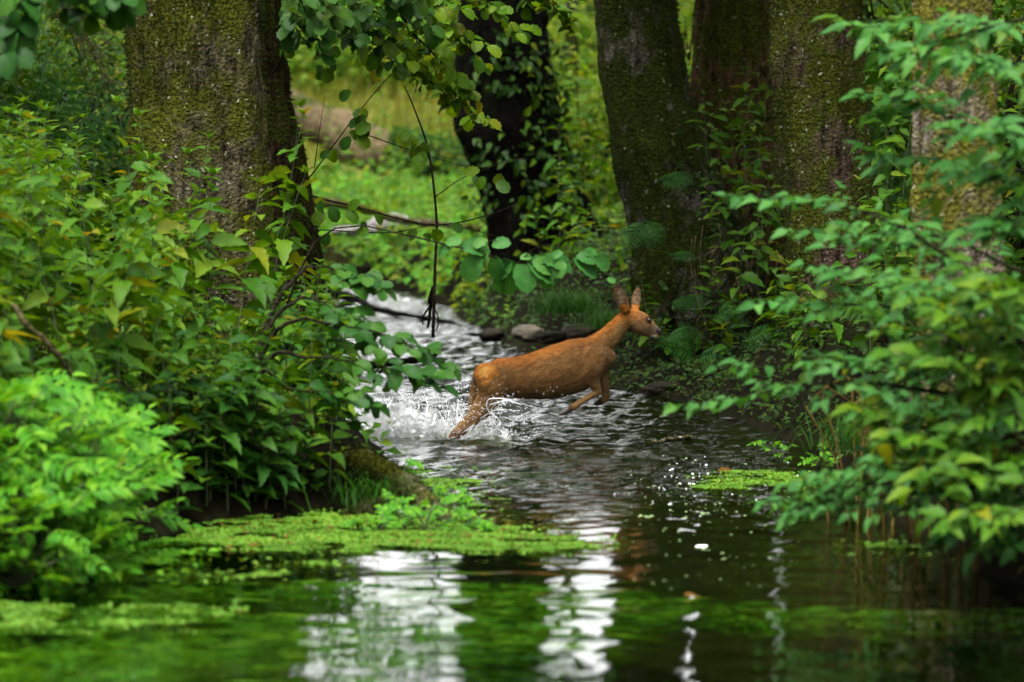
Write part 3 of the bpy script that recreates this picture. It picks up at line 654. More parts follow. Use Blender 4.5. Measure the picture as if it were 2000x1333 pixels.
# right bank shrubs (a: where the branch comes from, b: its tip)
R1 = [((2040, 640, 15.6), (1455, 385, 16.6), .10, 15, .30), ((2040, 600, 15.8), (1560, 450, 16.4), .08, 14, .30), ((2060, 700, 15.6), (1480, 590, 16.2), .06, 15, .32),
      ((2050, 560, 16), (1640, 440, 16.6), .08, 12, .28), ((2050, 700, 15.8), (1570, 520, 16), .06, 14, .28), ((2060, 640, 15.4), (1700, 520, 15.2), .06, 12, .28)]
shrub('elm_shrub', 'pale green shrub with long arching sprays in front of the right hand trunks', 'shrub', None, R1, 'elm', M_PALE, 300, .078, extra_root=(2.9, 16.2, .75))
R2 = [((2050, 800, 15.4), (1315, 800, 16.4), .05, 17, .26), ((2050, 760, 15.6), (1395, 720, 16.6), .06, 15, .22), ((2040, 830, 15.2), (1560, 690, 16), .05, 14, .3), ((2060, 860, 15.4), (1690, 760, 15.4), .04, 12, .3)]
shrub('elm_shrub', 'low pale green shrub reaching farthest left over the dark water', 'shrub', None, R2, 'elm', M_PALE, 300, .07, extra_root=(2.8, 15.9, .6))
R3 = [((1880, 930, 15.3), (1498, 985, 15.6), .03, 15, .2), ((1880, 960, 15.3), (1540, 1010, 15.5), .02, 13, .17), ((1860, 900, 15.3), (1560, 945, 15.6), .03, 12, .16), ((2040, 880, 15.0), (1505, 990, 15.6), -.02, 13, .2), ((2040, 900, 15), (1530, 950, 15.8), .02, 11, .2)]
shrub('elm_shrub', 'lowest leafy spray hanging just above the water at right', 'shrub', None, R3, 'elm', M_PALE, 220, .062, extra_root=(2.6, 15.4, .5))
R4 = [((2060, 900, 14.8), (1740, 850, 14.9), .05, 12, .3), ((2060, 960, 14.7), (1790, 930, 14.6), .04, 10, .28), ((2080, 820, 14.8), (1760, 700, 15), .06, 12, .32), ((2080, 740, 14.8), (1830, 620, 14.9), .06, 12, .32),
      ((2080, 1000, 14.5), (1850, 1010, 14.4), .04, 9, .24), ((2090, 660, 14.8), (1880, 520, 14.9), .05, 11, .3), ((2060, 780, 15.6), (1720, 620, 15.8), .05, 12, .3), ((2060, 880, 15.4), (1640, 800, 15.8), .05, 12, .3), ((2060, 620, 15.6), (1780, 560, 15.6), .05, 11, .28), ((2070, 940, 15.2), (1720, 900, 15.6), .03, 11, .26), ((2070, 700, 15), (1900, 760, 14.9), .03, 9, .3)]
shrub('nettle_bush', 'large leaved green bush hanging over the lower right bank', 'bush', None, R4, 'nettle', M_NETTLE, 300, .105, extra_root=(2.9, 15.2, .5))
R6 = [((2060, 900, 15.8), (1760, 1000, 15.9), .10, 12, .26), ((2060, 860, 16), (1690, 900, 16.2), .10, 12, .28), ((2060, 900, 15.4), (1850, 1040, 15.3), .10, 10, .26), ((2060, 840, 16.2), (1800, 820, 16.4), .10, 12, .28), ((2080, 960, 15), (1930, 1060, 15), .08, 9, .24), ((2060, 700, 16.4), (1740, 720, 16.6), .08, 12, .3), ((2060, 600, 16.4), (1820, 660, 16.4), .08, 10, .3)]
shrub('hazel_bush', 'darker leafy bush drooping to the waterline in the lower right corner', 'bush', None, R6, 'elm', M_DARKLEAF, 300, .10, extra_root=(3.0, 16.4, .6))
R5 = [((2050, 60, 16.5), (1660, 60, 16.5), .03, 11, .34), ((2050, 30, 16.3), (1720, 120, 16.5), .02, 11, .3), ((1900, 250, 16.5), (1690, 180, 16.4), .04, 8, .26), ((1950, 330, 16.5), (1700, 310, 16.6), .03, 9, .26), 
      ((2080, 150, 15.6), (1860, 110, 15.6), .03, 9, .26), ((2080, 300, 15.5), (1870, 250, 15.4), .05, 11, .3), ((2080, 380, 15.5), (1900, 330, 15.6), .05, 10, .26), ((2080, 470, 15.4), (1900, 430, 15.5), .05, 10, .26)]
shrub('nettle_bush', 'tall leafy bush framing the yellow mossy trunk at upper right', 'bush', None, R5, 'nettle', M_PALE, 300, .098, extra_root=(3.1, 16.2, 1.2))

# boughs of the two left trees that hang into the top of the picture, and the centre sapling
def bough(tree_t, base, root_pt, sprays, kind, lmat, nparts, size, **kw):
    st, lv = [], []; root_pt = np.array(root_pt, float)
    for i, (a, b, sag, n, tl) in enumerate(sprays):
        s, l = spray(P(*a), P(*b), sag, n, tl, size, int(abs(a[0] * 7 + b[0] * 13 + b[1] * 3)) % 9999, **kw); st += s; lv += l
        A = P(*a); st.append(tube(curve_pts([root_pt, (A + root_pt) / 2 + [0, 0, .2], A], 8), np.linspace(.03, .012, 8), 6))
    bo = add('bough', tube_mesh('bough', [(V - base, F) for V, F in st]), M_TWIG, tree_t)
    for M in lv: M[:3, 3] -= base
    if len(lv) > nparts:
        add('foliage', bulk_mesh('foliage', bulk_M(kind, lv[nparts:]), kind), lmat, bo, kind='stuff'); lv = lv[:nparts]
    for i, M in enumerate(lv): add('leaf', leaf_me(kind, i % len(LEAF[kind]), lmat), None, bo, M)
bough(T1[0], T1[4], (T1[2][150][0] + .2, 24, 4.6), [((560, -60, 21), (640, 130, 21.2), .05, 9, .22), ((620, -80, 21.4), (760, 140, 21.6), .05, 10, .24), ((560, -20, 22), (700, 60, 22), .04, 9, .22), ((700, -90, 21.5), (830, 60, 21.5), .05, 9, .22), ((590, -60, 21.5), (570, 60, 21.5), .03, 6, .2), ((600, -90, 21.2), (700, 90, 21.2), .04, 9, .22), ((660, -90, 21.2), (820, -10, 21.2), .04, 9, .22)], 'alder', M_ALDER, 260, .10, tilt=-.9, dens=.045)
bough(T2[0], T2[4], (T2[2][150][0] + .2, 26.2, 4.4), [((760, -90, 24), (930, 110, 24.5), .05, 12, .3), ((820, -110, 25), (1010, 60, 25), .04, 11, .3), ((700, -60, 25), (880, 180, 25.5), .04, 12, .28), ((650, 60, 24), (960, 250, 25), .04, 13, .2), ((900, -100, 25), (1090, 30, 25.5), .04, 10, .3), ((700, -80, 24.2), (870, 60, 24.2), .04, 12, .3), ((640, -60, 24.4), (800, 100, 24.6), .04, 12, .26), ((800, 60, 24.4), (930, 200, 24.6), .03, 9, .2), ((960, -90, 25), (1130, 60, 25.5), .03, 9, .26)], 'alder', M_LIME, 300, .095, tilt=-.8)
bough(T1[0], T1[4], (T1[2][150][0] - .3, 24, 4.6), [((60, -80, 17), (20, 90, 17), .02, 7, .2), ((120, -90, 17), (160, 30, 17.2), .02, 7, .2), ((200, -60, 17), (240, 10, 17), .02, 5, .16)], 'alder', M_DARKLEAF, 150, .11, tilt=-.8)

# sapling: thin black twigs over the stream with round leaves
def poly_tube(ps, D, r0, r1, n=14):
    return tube(curve_pts([P(a, b, D + (c if c else 0)) for a, b, c in ps], n), np.linspace(r0, r1, n), 5)
sap = thing('alder_sapling', 'thin bare black sapling leaning over the white riffle', 'sapling', P(848, 650, 24.5))
sb = np.array(P(848, 650, 24.5))
def spart(name, tubes, parent, mat): return add(name, tube_mesh(name, [(V - sb, F) for V, F in tubes]), mat, parent)
spart('stem', [poly_tube([(846, 660, 0), (850, 520, 0), (853, 430, 0), (838, 300, 0), (812, 220, 0), (790, 168, 0)], 24.5, .012, .004, 24)], sap, M_TWIG)
for ps, r in [([(590, 378, 1.5), (640, 392, .6), (700, 405, 0), (780, 428, 0), (855, 440, 0), (940, 425, 0), (1010, 400, 0)], .009), ([(585, 362, 1.5), (606, 345, .7), (640, 300, 0), (700, 220, 0), (760, 150, 0), (800, 115, 0)], .006),
              ([(614, 330, 0), (622, 270, 0), (634, 190, 0)], .004), ([(720, 265, 0), (790, 290, 0), (860, 312, 0), (930, 330, 0)], .004), ([(850, 385, 0), (900, 350, 0), (950, 330, 0), (985, 315, 0)], .004),
              ([(730, 165, 0), (727, 120, 0), (722, 85, 0)], .003), ([(600, 448, 1.5), (640, 450, .5), (760, 455, 0), (870, 440, 0), (1000, 470, 0)], .005)]:
    spart('branch', [poly_tube(ps, 24.5, r, r * .4, 16)], sap, M_TWIG)
rg = np.random.default_rng(77)
for (a, b, n) in [((620, 388), (855, 440), 9), ((700, 220), (860, 312), 12), ((606, 345), (700, 250), 6), ((940, 330), (985, 345), 4), ((640, 60), (720, 260), 7), ((640, 450), (870, 450), 7)]:
    for k in range(n):
        t = rg.random(); q = P(a[0] + (b[0] - a[0]) * t + rg.normal(0, 8), a[1] + (b[1] - a[1]) * t + rg.normal(4, 12), 24.4) - sb
        add('leaf', leaf_me('alder', k % 3, M_LIME if k % 2 else M_ALDER), None, sap, leafM(q, [rg.normal(0, 1), rg.normal(0, .3), -.6], [rg.normal(0, .3), -1.2, .6], rg.uniform(.07, .12)))
# alder spray with round leaves above the deer
al = thing('alder_branch', 'low alder branch with large round leaves hanging above the deer back', 'branch', P(835, 470, 20.0))
ab = np.array(P(835, 470, 20.0))
add('twig', tube_mesh('twig', [(V - ab, F) for V, F in [poly_tube([(560, 600, 0), (610, 480, 0), (690, 440, 0), (835, 470, 0), (930, 492, 0), (1010, 515, 0), (1100, 515, 0), (1175, 500, 0)], 20, .007, .002), poly_tube([(1010, 515, 0), (1060, 480, 0), (1150, 490, 0)], 20, .003, .001), poly_tube([(930, 492, 0), (960, 470, 0), (990, 480, 0)], 20, .003, .001)]]), M_TWIG, al)
for (x0, y0, x1, y1, w) in [(900, 485, 965, 478, 1), (935, 495, 905, 555, 1), (968, 500, 975, 560, .9), (985, 505, 1000, 588, 1.1), (1000, 510, 960, 545, .8), (1010, 515, 1040, 578, 1), (1030, 512, 1107, 548, 1.3), (1040, 510, 1090, 530, 1),
                            (1015, 505, 1040, 498, 1), (960, 480, 1000, 470, .9), (925, 485, 950, 462, .8), (1060, 510, 1130, 512, .9), (1080, 505, 1100, 488, 1), (1125, 500, 1172, 508, 1), (1120, 505, 1175, 545, .8), (1140, 498, 1172, 488, 1),
                            (880, 480, 850, 500, .9), (1100, 510, 1085, 545, .9), (1160, 500, 1195, 530, .8), (950, 490, 935, 525, .8), (1075, 520, 1060, 572, .8), (870, 475, 905, 470, .8), (1185, 545, 1205, 552, .6)]:
    p0, p1 = P(x0, y0, 20), P(x1, y1, 20 + random.uniform(-.05, .05)); d = p1 - p0
    add('leaf', leaf_me('alder', random.randrange(3), M_PALE), None, al, leafM(p0 - ab, d, np.array([random.gauss(0, .25), -1.0, .75]), np.linalg.norm(d) * .88))
# dark leaves reaching from the thicket over the water, left of the deer
dk = shrub('hazel_bush', 'dark green leafy twigs reaching over the splash from the left', 'bush', None,
           [((600, 620, 18.8), (880, 715, 18.9), .06, 10, .16), ((600, 700, 18.6), (860, 765, 18.8), .05, 10, .16), ((590, 580, 19), (770, 660, 19), .05, 9, .2), ((560, 760, 18.5), (740, 800, 18.6), .04, 9, .22), ((600, 520, 19.2), (740, 560, 19.2), .05, 8, .2)],
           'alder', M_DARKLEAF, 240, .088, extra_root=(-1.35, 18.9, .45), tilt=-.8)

# ------------------------------------------------------------------ undergrowth of the right bank and background
nm = [(*nettle_variant(h, 400 + i, size=.12, pitch=.08), h) for i, h in enumerate((1.1, .9, .7, .5))]
spots = []
for (px, py, D, h) in [(1420, 330, 28.6, .75), (1460, 300, 28.4, .8), (1490, 360, 28.2, .8), (1380, 230, 29, .5), (1440, 260, 28.8, .6), (1480, 250, 28.6, .6), (1400, 560, 27.6, .5), (1440, 520, 27.4, .6), (1480, 470, 27.6, .6), (1430, 420, 28, .7),
                       (1500, 420, 28, .7), (1740, 200, 24, .9), (1760, 300, 23.5, .9), (1730, 400, 23, .8), (1770, 450, 22.5, .8), (1750, 120, 25, .8), (1640, 620, 23, .6), (1580, 600, 24, .6), (1700, 560, 22.5, .7), (1520, 560, 26, .6),
                       (1060, 470, 33.5, .7), (1100, 480, 33, .7), (1090, 420, 34, .7), (1130, 360, 34, .8), (1150, 440, 32.5, .6), (1180, 300, 35, .8), (1120, 530, 32.5, .5), (1180, 500, 32, .5), (1090, 300, 36, .8), (1140, 240, 37, .9), (1460, 180, 29.2, .5)]:
    p = P(px, py, D); z = max(float(ground_z(p[0], D)), p[2] - h * .6); spots.append((p[0], D, z, h, random.uniform(0, 6.28), random.randrange(4)))
for k in range(70):
    y = random.uniform(22.3, 33.5); r_ = float(edges(np.array([y]))[1][0]); x = r_ + random.uniform(.35, 3.2)
    if x > .15 * y: continue
    spots.append((x, y, float(ground_z(x, y)), random.uniform(.3, .75), random.uniform(0, 6.28), k % 4))
put_plants(spots, nm, 'nettle', nr, 'nettle', 'nettles of the right bank', 'nettle', M_NETTLE, M_STEM, 26.)

def scatter(n, xr, yr, size, kind, mat, name, lift=(0, .3), seed=0, keep=None, up=1.0, cluster=0.):
    rg = np.random.default_rng(seed); x = rg.uniform(*xr, n); y = rg.uniform(*yr, n)
    l, r = edges(y); q = (x < l - .02) | (x > r + .02)
    if keep is not None: q &= keep(x, y)
    x, y = x[q], y[q]; m = len(x); z = ground_z(x, y); c = fbm(np.stack([x * 1.7, y * 1.7, 0 * x], -1), 3, seed + 1)
    pos = np.stack([x, y, z + rg.uniform(*lift, m) * (.5 + .5 * np.clip(c + .5, 0, 1.6))], 1)
    d = rg.normal(0, 1, (m, 3)) * [1, 1, .4]; u = rg.normal(0, .35, (m, 3)) + [0, -.5, up]
    return add(name, bulk_mesh(name, bulk_leaves(kind, pos, d, u, rg.uniform(.6, 1.35, m) * size), kind), mat, kind='stuff')
scatter(20000, (-12, 0.6), (41.5, 58), .14, 'small', M_CRESS, 'streamside_herbs', (0, .22), 1)
scatter(16000, (-12, 3.0), (41.5, 59), .16, 'small', M_NETTLE, 'darker_streamside_herbs', (0, .45), 21, lambda x, y: fbm(np.stack([x * 1.3, y * .5, 0 * x], -1), 3, 33) > .0)
scatter(16000, (-3.2, 3.2), (38, 57), .13, 'small', M_LIME, 'yellow_green_herbs', (0, .25), 2)
scatter(16000, (-9, 0), (16, 40), .08, 'small', M_NETTLE, 'left_bank_ground_cover', (0, .25), 3)
near_r = lambda x, y: (x - edges(y)[1] < 2.4) & (x - edges(y)[1] > 0)
scatter(42000, (-.5, 5.5), (15, 42), .055, 'small', M_IVY, 'right_bank_ground_cover', (0, .12), 4, near_r)
scatter(60000, (-.5, 5.5), (15, 42), .035, 'small', M_MOSS, 'right_bank_moss', (0, .04), 14, near_r)
def blades(n, xr, yr, h, w, mat, name, seed=0, thr=None):
    rg = np.random.default_rng(seed); x = rg.uniform(*xr, n); y = rg.uniform(*yr, n); z = ground_z(x, y)
    b = np.stack([x, y, z], 1); a = rg.uniform(0, 6.28, n); s = np.stack([np.cos(a), np.sin(a), 0 * a], 1) * w; hh = h * rg.uniform(.5, 1.3, (n, 1)) * (1 + .5 * fbm(b * .5, 2, seed))[:, None]
    ln = rg.normal(0, .3, (n, 3)) * [1, 1, 0]; mid = b + (ln * .35 + [0, 0, .6]) * hh; tip = b + (ln * 1.2 + [0, 0, 1]) * hh
    W = np.stack([b - s, b + s, mid + s * .7, mid - s * .7, tip], 1).reshape(-1, 3); i = np.arange(n) * 5
    F = [(k, k + 1, k + 2, k + 3) for k in i] + [(k + 3, k + 2, k + 4) for k in i]
    return add(name, mesh_from(name, W, [tuple(map(int, f)) for f in F]), mat, kind='stuff')
blades(34000, (-15, 14), (61, 92), .55, .018, M_GRASS, 'meadow_grass', 9)
# bushes in the far meadow and behind the trunks
def bush(x, y, rx, rz, n, size, mat, label, seed, group, z0=None, name='bush'):
    rg = np.random.default_rng(seed); z = float(ground_z(x, y)) if z0 is None else z0; t = thing(name, label, 'bush', (x, y, z), group)
    d = rg.normal(0, 1, (n, 3)); d /= np.linalg.norm(d, axis=1, keepdims=True); r = rg.uniform(.45, 1, (n, 1)) ** .6 * (1 + .35 * fbm(d * 2.2 + seed, 3, seed))[:, None]
    pos = d * r * [rx, rx, rz]; pos[:, 2] = np.abs(pos[:, 2] + rz * .35)
    st = [tube(curve_pts([[0, 0, 0], [rg.normal(0, .2) * rx, rg.normal(0, .2) * rx, rz * .5], [rg.normal(0, .5) * rx, rg.normal(0, .5) * rx, rz * 1.0]], 6), np.linspace(.03, .01, 6), 5) for _ in range(7)]
    add('stem', tube_mesh('stem', st), M_TWIG, t)
    dd = rg.normal(0, 1, (n, 3)) * [1, 1, .5]; up = d * .6 + rg.normal(0, .4, (n, 3)) + [0, -.2, .8]
    add('foliage', mesh_from('foliage', *bulk_leaves('small', pos, dd, up, rg.uniform(.6, 1.3, n) * size)), mat, t, kind='stuff')
rr = random.Random(5)
for k, (px, D, rx, rz, m) in enumerate([(600, 70, 1.2, 1.0, M_LIME), (690, 72, 1.4, 1.3, M_CRESS), (760, 78, 1.6, 1.4, M_LIME), (850, 70, 1.2, 1.0, M_LIME), (880, 76, 1.4, 1.5, M_ALDER), (640, 84, 2, 2.2, M_LIME), (1110, 70, 1.2, 1.2, M_LIME), (1150, 78, 1.6, 1.5, M_ALDER),
                                       (1340, 60, 1.4, 2.4, M_LIME), (560, 72, 1.0, 1.0, M_ALDER), (980, 86, 2.2, 2.2, M_LIME), (780, 90, 2.4, 2.0, M_ALDER), (1080, 88, 2, 2, M_LIME), (700, 74, 1.2, .9, M_ALDER)]):
    bush((px - 1000) / F_PX * D, D, rx, rz, 2600, .17, m, 'blurred light green bush out on the far meadow slope', 500 + k, 'bushes on the far meadow')
for k, (px, D, rx, rz, m) in enumerate([(-40, 31, 1.0, 2.0, M_ALDER), (70, 33, 1.0, 2.1, M_NETTLE), (190, 30, .8, 1.6, M_ALDER), (120, 36, 1.2, 2.6, M_LIME), (10, 28, .7, 1.6, M_NETTLE), (240, 35, 1, 2.2, M_ALDER), (-80, 27, .9, 1.9, M_ALDER)]):
    bush((px - 1000) / F_PX * D, D, rx, rz, 3000, .11, m, ['tall dull green bush', 'yellowish green bush', 'bush of fresher green'][[M_ALDER, M_LIME, M_NETTLE].index(m)] + (' behind the thicket at the left edge' if px < 60 else ' behind the thicket, beside the thick mossy trunk' if px > 180 else ' behind the thicket, midway to the thick trunk'), 540 + k, 'bushes behind the left thicket')
for k, (px, D, rx, rz, m) in enumerate([(1750, 33, 1.0, 2.0, M_ALDER), (1810, 29, .8, 1.6, M_NETTLE), (1960, 27, 1.0, 2.0, M_ALDER), (1720, 38, 1.2, 2.5, M_LIME), (1600, 36, 1.0, 1.9, M_NETTLE), (2040, 24, 1.0, 2.0, M_NETTLE), (1345, 38, .8, 2.0, M_LIME), (1460, 36, .8, 1.2, M_NETTLE), (1880, 36, 1.3, 2.6, M_ALDER), (1170, 43, .7, 1.4, M_LIME), (1100, 44, .8, 1.2, M_LIME)]):
    bush((px - 1000) / F_PX * D, D, rx, rz, 2800, .11, m, ['dull green', 'yellow green', 'fresh green'][[M_ALDER, M_LIME, M_NETTLE].index(m)] + (' bush behind the yellow mossy trunk' if px > 1780 else ' bush in the gap right of the speckled trunk' if px > 1650 else ' bush behind the speckled trunk' if px > 1500 else ' bush in the gap behind the grey and reddish trunks' if px > 1250 else ' bush between the black ivy trunk and the grey trunk'), 570 + k, 'bushes behind the right bank')

rg_s = random.Random(8); tv = [(*nettle_variant(h, 800 + i, size=.10, pitch=.11, kind='elm'), h) for i, h in enumerate((3.2, 2.6, 2.0))]
spots = [((px - 1000) / F_PX * D, D, float(ground_z((px - 1000) / F_PX * D, D)), h, rg_s.uniform(0, 6.28), i % 3) for i, (px, D, h) in enumerate([(1128, 40, 3.2), (1142, 42, 3.4), (1160, 39, 2.4), (1095, 45, 3.0), (1172, 46, 2.6), (655, 46, 2.2), (715, 50, 2.6), (790, 52, 2.4), (850, 48, 2.2), (905, 46, 2.0), (1345, 34, 3.0), (1350, 40, 2.6), (640, 52, 2.8), (870, 54, 2.6), (820, 56, 2.4), (930, 50, 2.6), (760, 55, 2.6)])]
put_plants(spots, tv, 'sapling', lambda x, y: 'thin dark stemmed sapling ' + ('between the ivy trunk and the grey fern trunk' if PX([x, y, 2])[0] > 1000 and x < 1.4 else 'in the gap behind the grey and reddish trunks' if x > 1.4 else 'in the sunny gap left of the ivy trunk'), 'sapling', 'thin saplings beyond the stream', 'elm', M_LIME, M_TWIG, 30.)

# ivy and young shoots on the dark trunk and on the right trunks
def ivy(T, D, region, n, size, label, mat, seed, nparts=150):
    rg = np.random.default_rng(seed); _, Vt, c, r, base = T; px, py = PX(Vt); q = np.where((Vt[:, 1] < D) & (px > region[0]) & (px < region[2]) & (py > region[1]) & (py < region[3]))[0]
    q = q[fbm(Vt[q] * 2.4, 3, seed) > -.15]; 
    if not len(q): return
    k = rg.choice(q, n); ctr = np.stack([np.interp(Vt[k, 2], c[:, 2], c[:, 0]), np.interp(Vt[k, 2], c[:, 2], c[:, 1]), Vt[k, 2]], 1); nn = Vt[k] - ctr; nn /= np.linalg.norm(nn, axis=1, keepdims=True)
    o = Vt[k[0]]; t = thing('ivy', label, 'climbing plant', o)
    pos = Vt[k] + nn * rg.uniform(.02, .14, (n, 1)) - o; Ms = [leafM(pos[i], nn[i] * .5 + rg.normal(0, .6, 3) + [0, 0, -.5], nn[i] + rg.normal(0, .3, 3) + [0, 0, .4], size * rg.uniform(.6, 1.3)) for i in range(n)]
    st = []
    for j in range(5):
        kk = np.sort(rg.choice(q, 6)); pts = Vt[kk][np.argsort(Vt[kk][:, 2])] - o; pts[:, 1] -= .02; st.append(tube(curve_pts(pts, 16), np.full(16, .006), 4))
    finish(t, None, st, Ms, 'elm', mat, M_TWIG, nparts)
ivy(T3, 37, (940, 60, 1110, 420), 300, .10, 'ivy with dark green leaves climbing the black leaning trunk', M_IVY, 601)
ivy(T3, 37, (1020, 80, 1130, 600), 120, .10, 'light green creeper along the right side of the black trunk', M_LIME, 603)
ivy(T5, 30.3, (1330, 150, 1540, 560), 170, .085, 'creeper with yellow green leaves on the reddish leaning trunk', M_LIME, 605)
ivy(T4, 29.5, (1300, 200, 1500, 640), 90, .07, 'sparse creeper on the grey fern covered trunk', M_IVY, 607)

# ferns
def fern(px, py, D, size, n, label, seed, a0=0, a1=6.28, down=0.):
    rg = np.random.default_rng(seed); b = P(px, py, D); t = thing('fern', label, 'fern', b)
    for k in range(n):
        a = a0 + (a1 - a0) * (k + .5) / n + rg.normal(0, .12); el = rg.uniform(.1, .6) - down
        add('frond', leaf_me('frond', k % 2, M_FERN), None, t, leafM([0, 0, 0], [math.cos(a), -.35 + .3 * math.sin(a), el], [0, -.8, 1], size * rg.uniform(.8, 1.2)))
fern(1290, 352, 28.5, .30, 5, 'small fern growing highest on the grey mossy trunk', 1, -1.6, 1.2, .4)
fern(1262, 430, 28.4, .36, 4, 'fern hanging down the left side of the grey mossy trunk', 2, -2.2, -.9, .9)
fern(1330, 580, 28.4, .28, 4, 'small fern at the foot of the mossy trunk above the deer nose', 3, -2, 0, .5)
fern(1360, 700, 27.3, .32, 6, 'fern spread over the dark bank to the right of the deer', 4, -1, 3.6, .1)
fern(1450, 660, 27.2, .30, 5, 'fern drooping on the dark bank under the leafy shrub', 5, -2, 1, .4)
fern(1720, 610, 19.5, .30, 5, 'fern standing between the speckled and the yellow trunk', 6, .5, 2.8, 0)
fern(60, 330, 27, .9, 7, 'large fern in the shade behind the left thicket', 7, .2, 3, -.2)

for i, (a_, b_, D_, s_) in enumerate([(1300, 660, 27.6, .26), (1420, 740, 26.4, .28), (1500, 720, 25.6, .3), (1310, 500, 28.2, .22), (1395, 620, 27.4, .26), (1550, 790, 24, .3)]):
    fern(a_, b_, D_, s_, 5, ['small fern low on the dark bank close to the deer nose', 'fern over the waterline between the deer and the low shrub', 'fern in the shade behind the low pale shrub', 'tiny fern in the moss of the grey trunk', 'fern under the hanging rootlets', 'fern at the water under the right shrub'][i], 20 + i, -2.2, 1.5, .3)
# grass tufts
def tuft(px, py, D, h, n, label, seed, mat=M_TUFT, spread=.12, name='grass_tuft'):
    rg = np.random.default_rng(seed); b = P(px, py, D); b[2] = max(b[2], 0); t = thing(name, label, 'grass', b); parts = []
    for k in range(n):
        a = rg.uniform(0, 6.28); o = np.array([rg.normal(0, spread), rg.normal(0, spread), 0]); l = h * rg.uniform(.5, 1.1); e = o + [math.cos(a) * l * .75, math.sin(a) * l * .75, l * rg.uniform(.1, .6)]
        c = curve_pts([o, o + (e - o) * .45 + [0, 0, l * .4], e], 5); s = np.array([-math.sin(a), math.cos(a), 0]) * .0035; w = np.linspace(1, .1, 5)[:, None]
        V = np.concatenate([c - s * w, c + s * w]); i = np.arange(4); parts.append((V, np.stack([i, i + 5, i + 6, i + 1], 1)))
    V, F = merge(parts); add('blades', mesh_from('blades', V, F), mat, t, kind='stuff')
tuft(1110, 612, 30.5, .32, 420, 'fresh green grass tuft on the dark bank behind the deer', 11)
tuft(1180, 640, 29.8, .24, 200, 'small grass tuft on the far bank just left of the deer head', 12)
tuft(1680, 880, 20.5, .35, 200, 'dark grass tuft at the water edge under the right shrub', 13)
tuft(730, 985, 18.6, .25, 130, 'sparse grass hanging from the arching root', 14)

# fallen log far back, rocks
lg = curve_pts([P(560, 210, 59), P(640, 248, 58.8), P(730, 290, 58.5), P(830, 308, 58), P(960, 325, 57.5)], 40); rl = np.interp(np.linspace(0, 1, 40), [0, .5, 1], [.30, .34, .26])
LV, LF = tube(lg, rl, 28); LV[:-2] += (fbm(LV[:-2] * 2, 4, 8)[:, None]) * np.array([.03, .06, .06]); o = lg[0]
logo = thing('fallen_log', 'thick pale fallen trunk lying across the far meadow', 'log', o)
lt = add('trunk', mesh_from('trunk', LV - o, tris_fix(LF)), M_LOG, logo)
rg = np.random.default_rng(9); kk = rg.choice(np.arange(int(len(LV) * .62), len(LV) - 2), 3500); pos = LV[kk] - o + [0, 0, .05]
add('moss', mesh_from('moss', *bulk_leaves('small', pos, rg.normal(0, 1, (3500, 3)) + [0, -.3, -.8], rg.normal(0, .4, (3500, 3)) + [0, -1, .5], rg.uniform(.06, .17, 3500))), M_ALDER, logo, kind='stuff')
l2 = curve_pts([P(600, 395, 50), P(700, 408, 50), P(800, 432, 50), P(900, 440, 50)], 20)
def rock(px, py, D, s, mat, label, seed, group=None, sink=.3):
    rg = np.random.default_rng(seed); import bmesh
    bm = bmesh.new(); bmesh.ops.create_icosphere(bm, subdivisions=4, radius=1); V = np.array([v.co for v in bm.verts]); F = np.array([[v.index for v in f.verts] for f in bm.faces]); bm.free()
    V = V * (1 + .30 * fbm(V * 1.1 + seed, 4, seed)[:, None]); V = np.sign(V) * np.abs(V) ** .85 * np.array(s)
    b = P(px, py, D); o = add('rock', mesh_from('rock', V, F), mat); o.location = tuple(b + [0, 0, s[2] * .5]); o.rotation_euler[2] = rg.uniform(0, .6); tag(o, label, 'rock', group); return o
rock(1030, 660, 31.5, (.12, .11, .065), M_ROCK, 'tan stone lying on the dark bank behind the deer', 1)
rock(765, 448, 48, (.26, .2, .12), M_PALEROCK, 'large pale grey rock in the bright herbs upstream', 2)
rock(1130, 655, 30.6, (.12, .1, .06), M_ROCK, 'brown stone under the grass tuft behind the deer', 3)
rock(690, 455, 47, (.3, .18, .06), M_PALEROCK, 'flat pale slab left of the pale grey rock upstream', 4)
for k, (px, py, D) in enumerate([(960, 660, 33), (1080, 668, 30.6), (1300, 770, 27), (1420, 800, 25.4), ]):
    rock(px, py, D, (.10 + .04 * (k % 3), .10, .055), M_SOIL, 'dark wet stone at the foot of the far bank', 20 + k, 'dark wet stones along the far bank')

# arching root on the left bank with the dark hollow, and roots of the right bank
def root_thing(name, label, paths, mat, r, seg=12, cat='root', moss=0):
    b = P(*paths[0][0][0]); t = thing(name, label, cat, b)
    for ps, (r0, r1) in paths:
        c = curve_pts([P(*p) for p in ps], 26); V, F = tube(c, np.linspace(r0, r1, 26), seg); V[:-2] += fbm(V[:-2] * 14, 3, 5)[:, None] * .012
        ro = add('root', mesh_from('root', V - b, tris_fix(F)), mat, t)
        if moss:
            rg = np.random.default_rng(3); k = rg.choice(len(V) - 2, moss); kk = k // seg; nn = V[k] - c[np.clip(kk, 0, 25)]; nn /= np.linalg.norm(nn, axis=1, keepdims=True) + 1e-6; q = V[k] + rg.normal(0, .01, (moss, 3)); dd = nn + rg.normal(0, .5, (moss, 3)) + [0, 0, -.3]
            s = np.cross(dd, rg.normal(0, 1, (moss, 3))); s /= np.linalg.norm(s, axis=1, keepdims=True); W = np.stack([q - s * .004, q + s * .004, q + dd * .02], 1).reshape(-1, 3) - b
            add('moss', mesh_from('moss', W, np.arange(3 * moss).reshape(-1, 3)), M_MOSS, ro, kind='stuff')
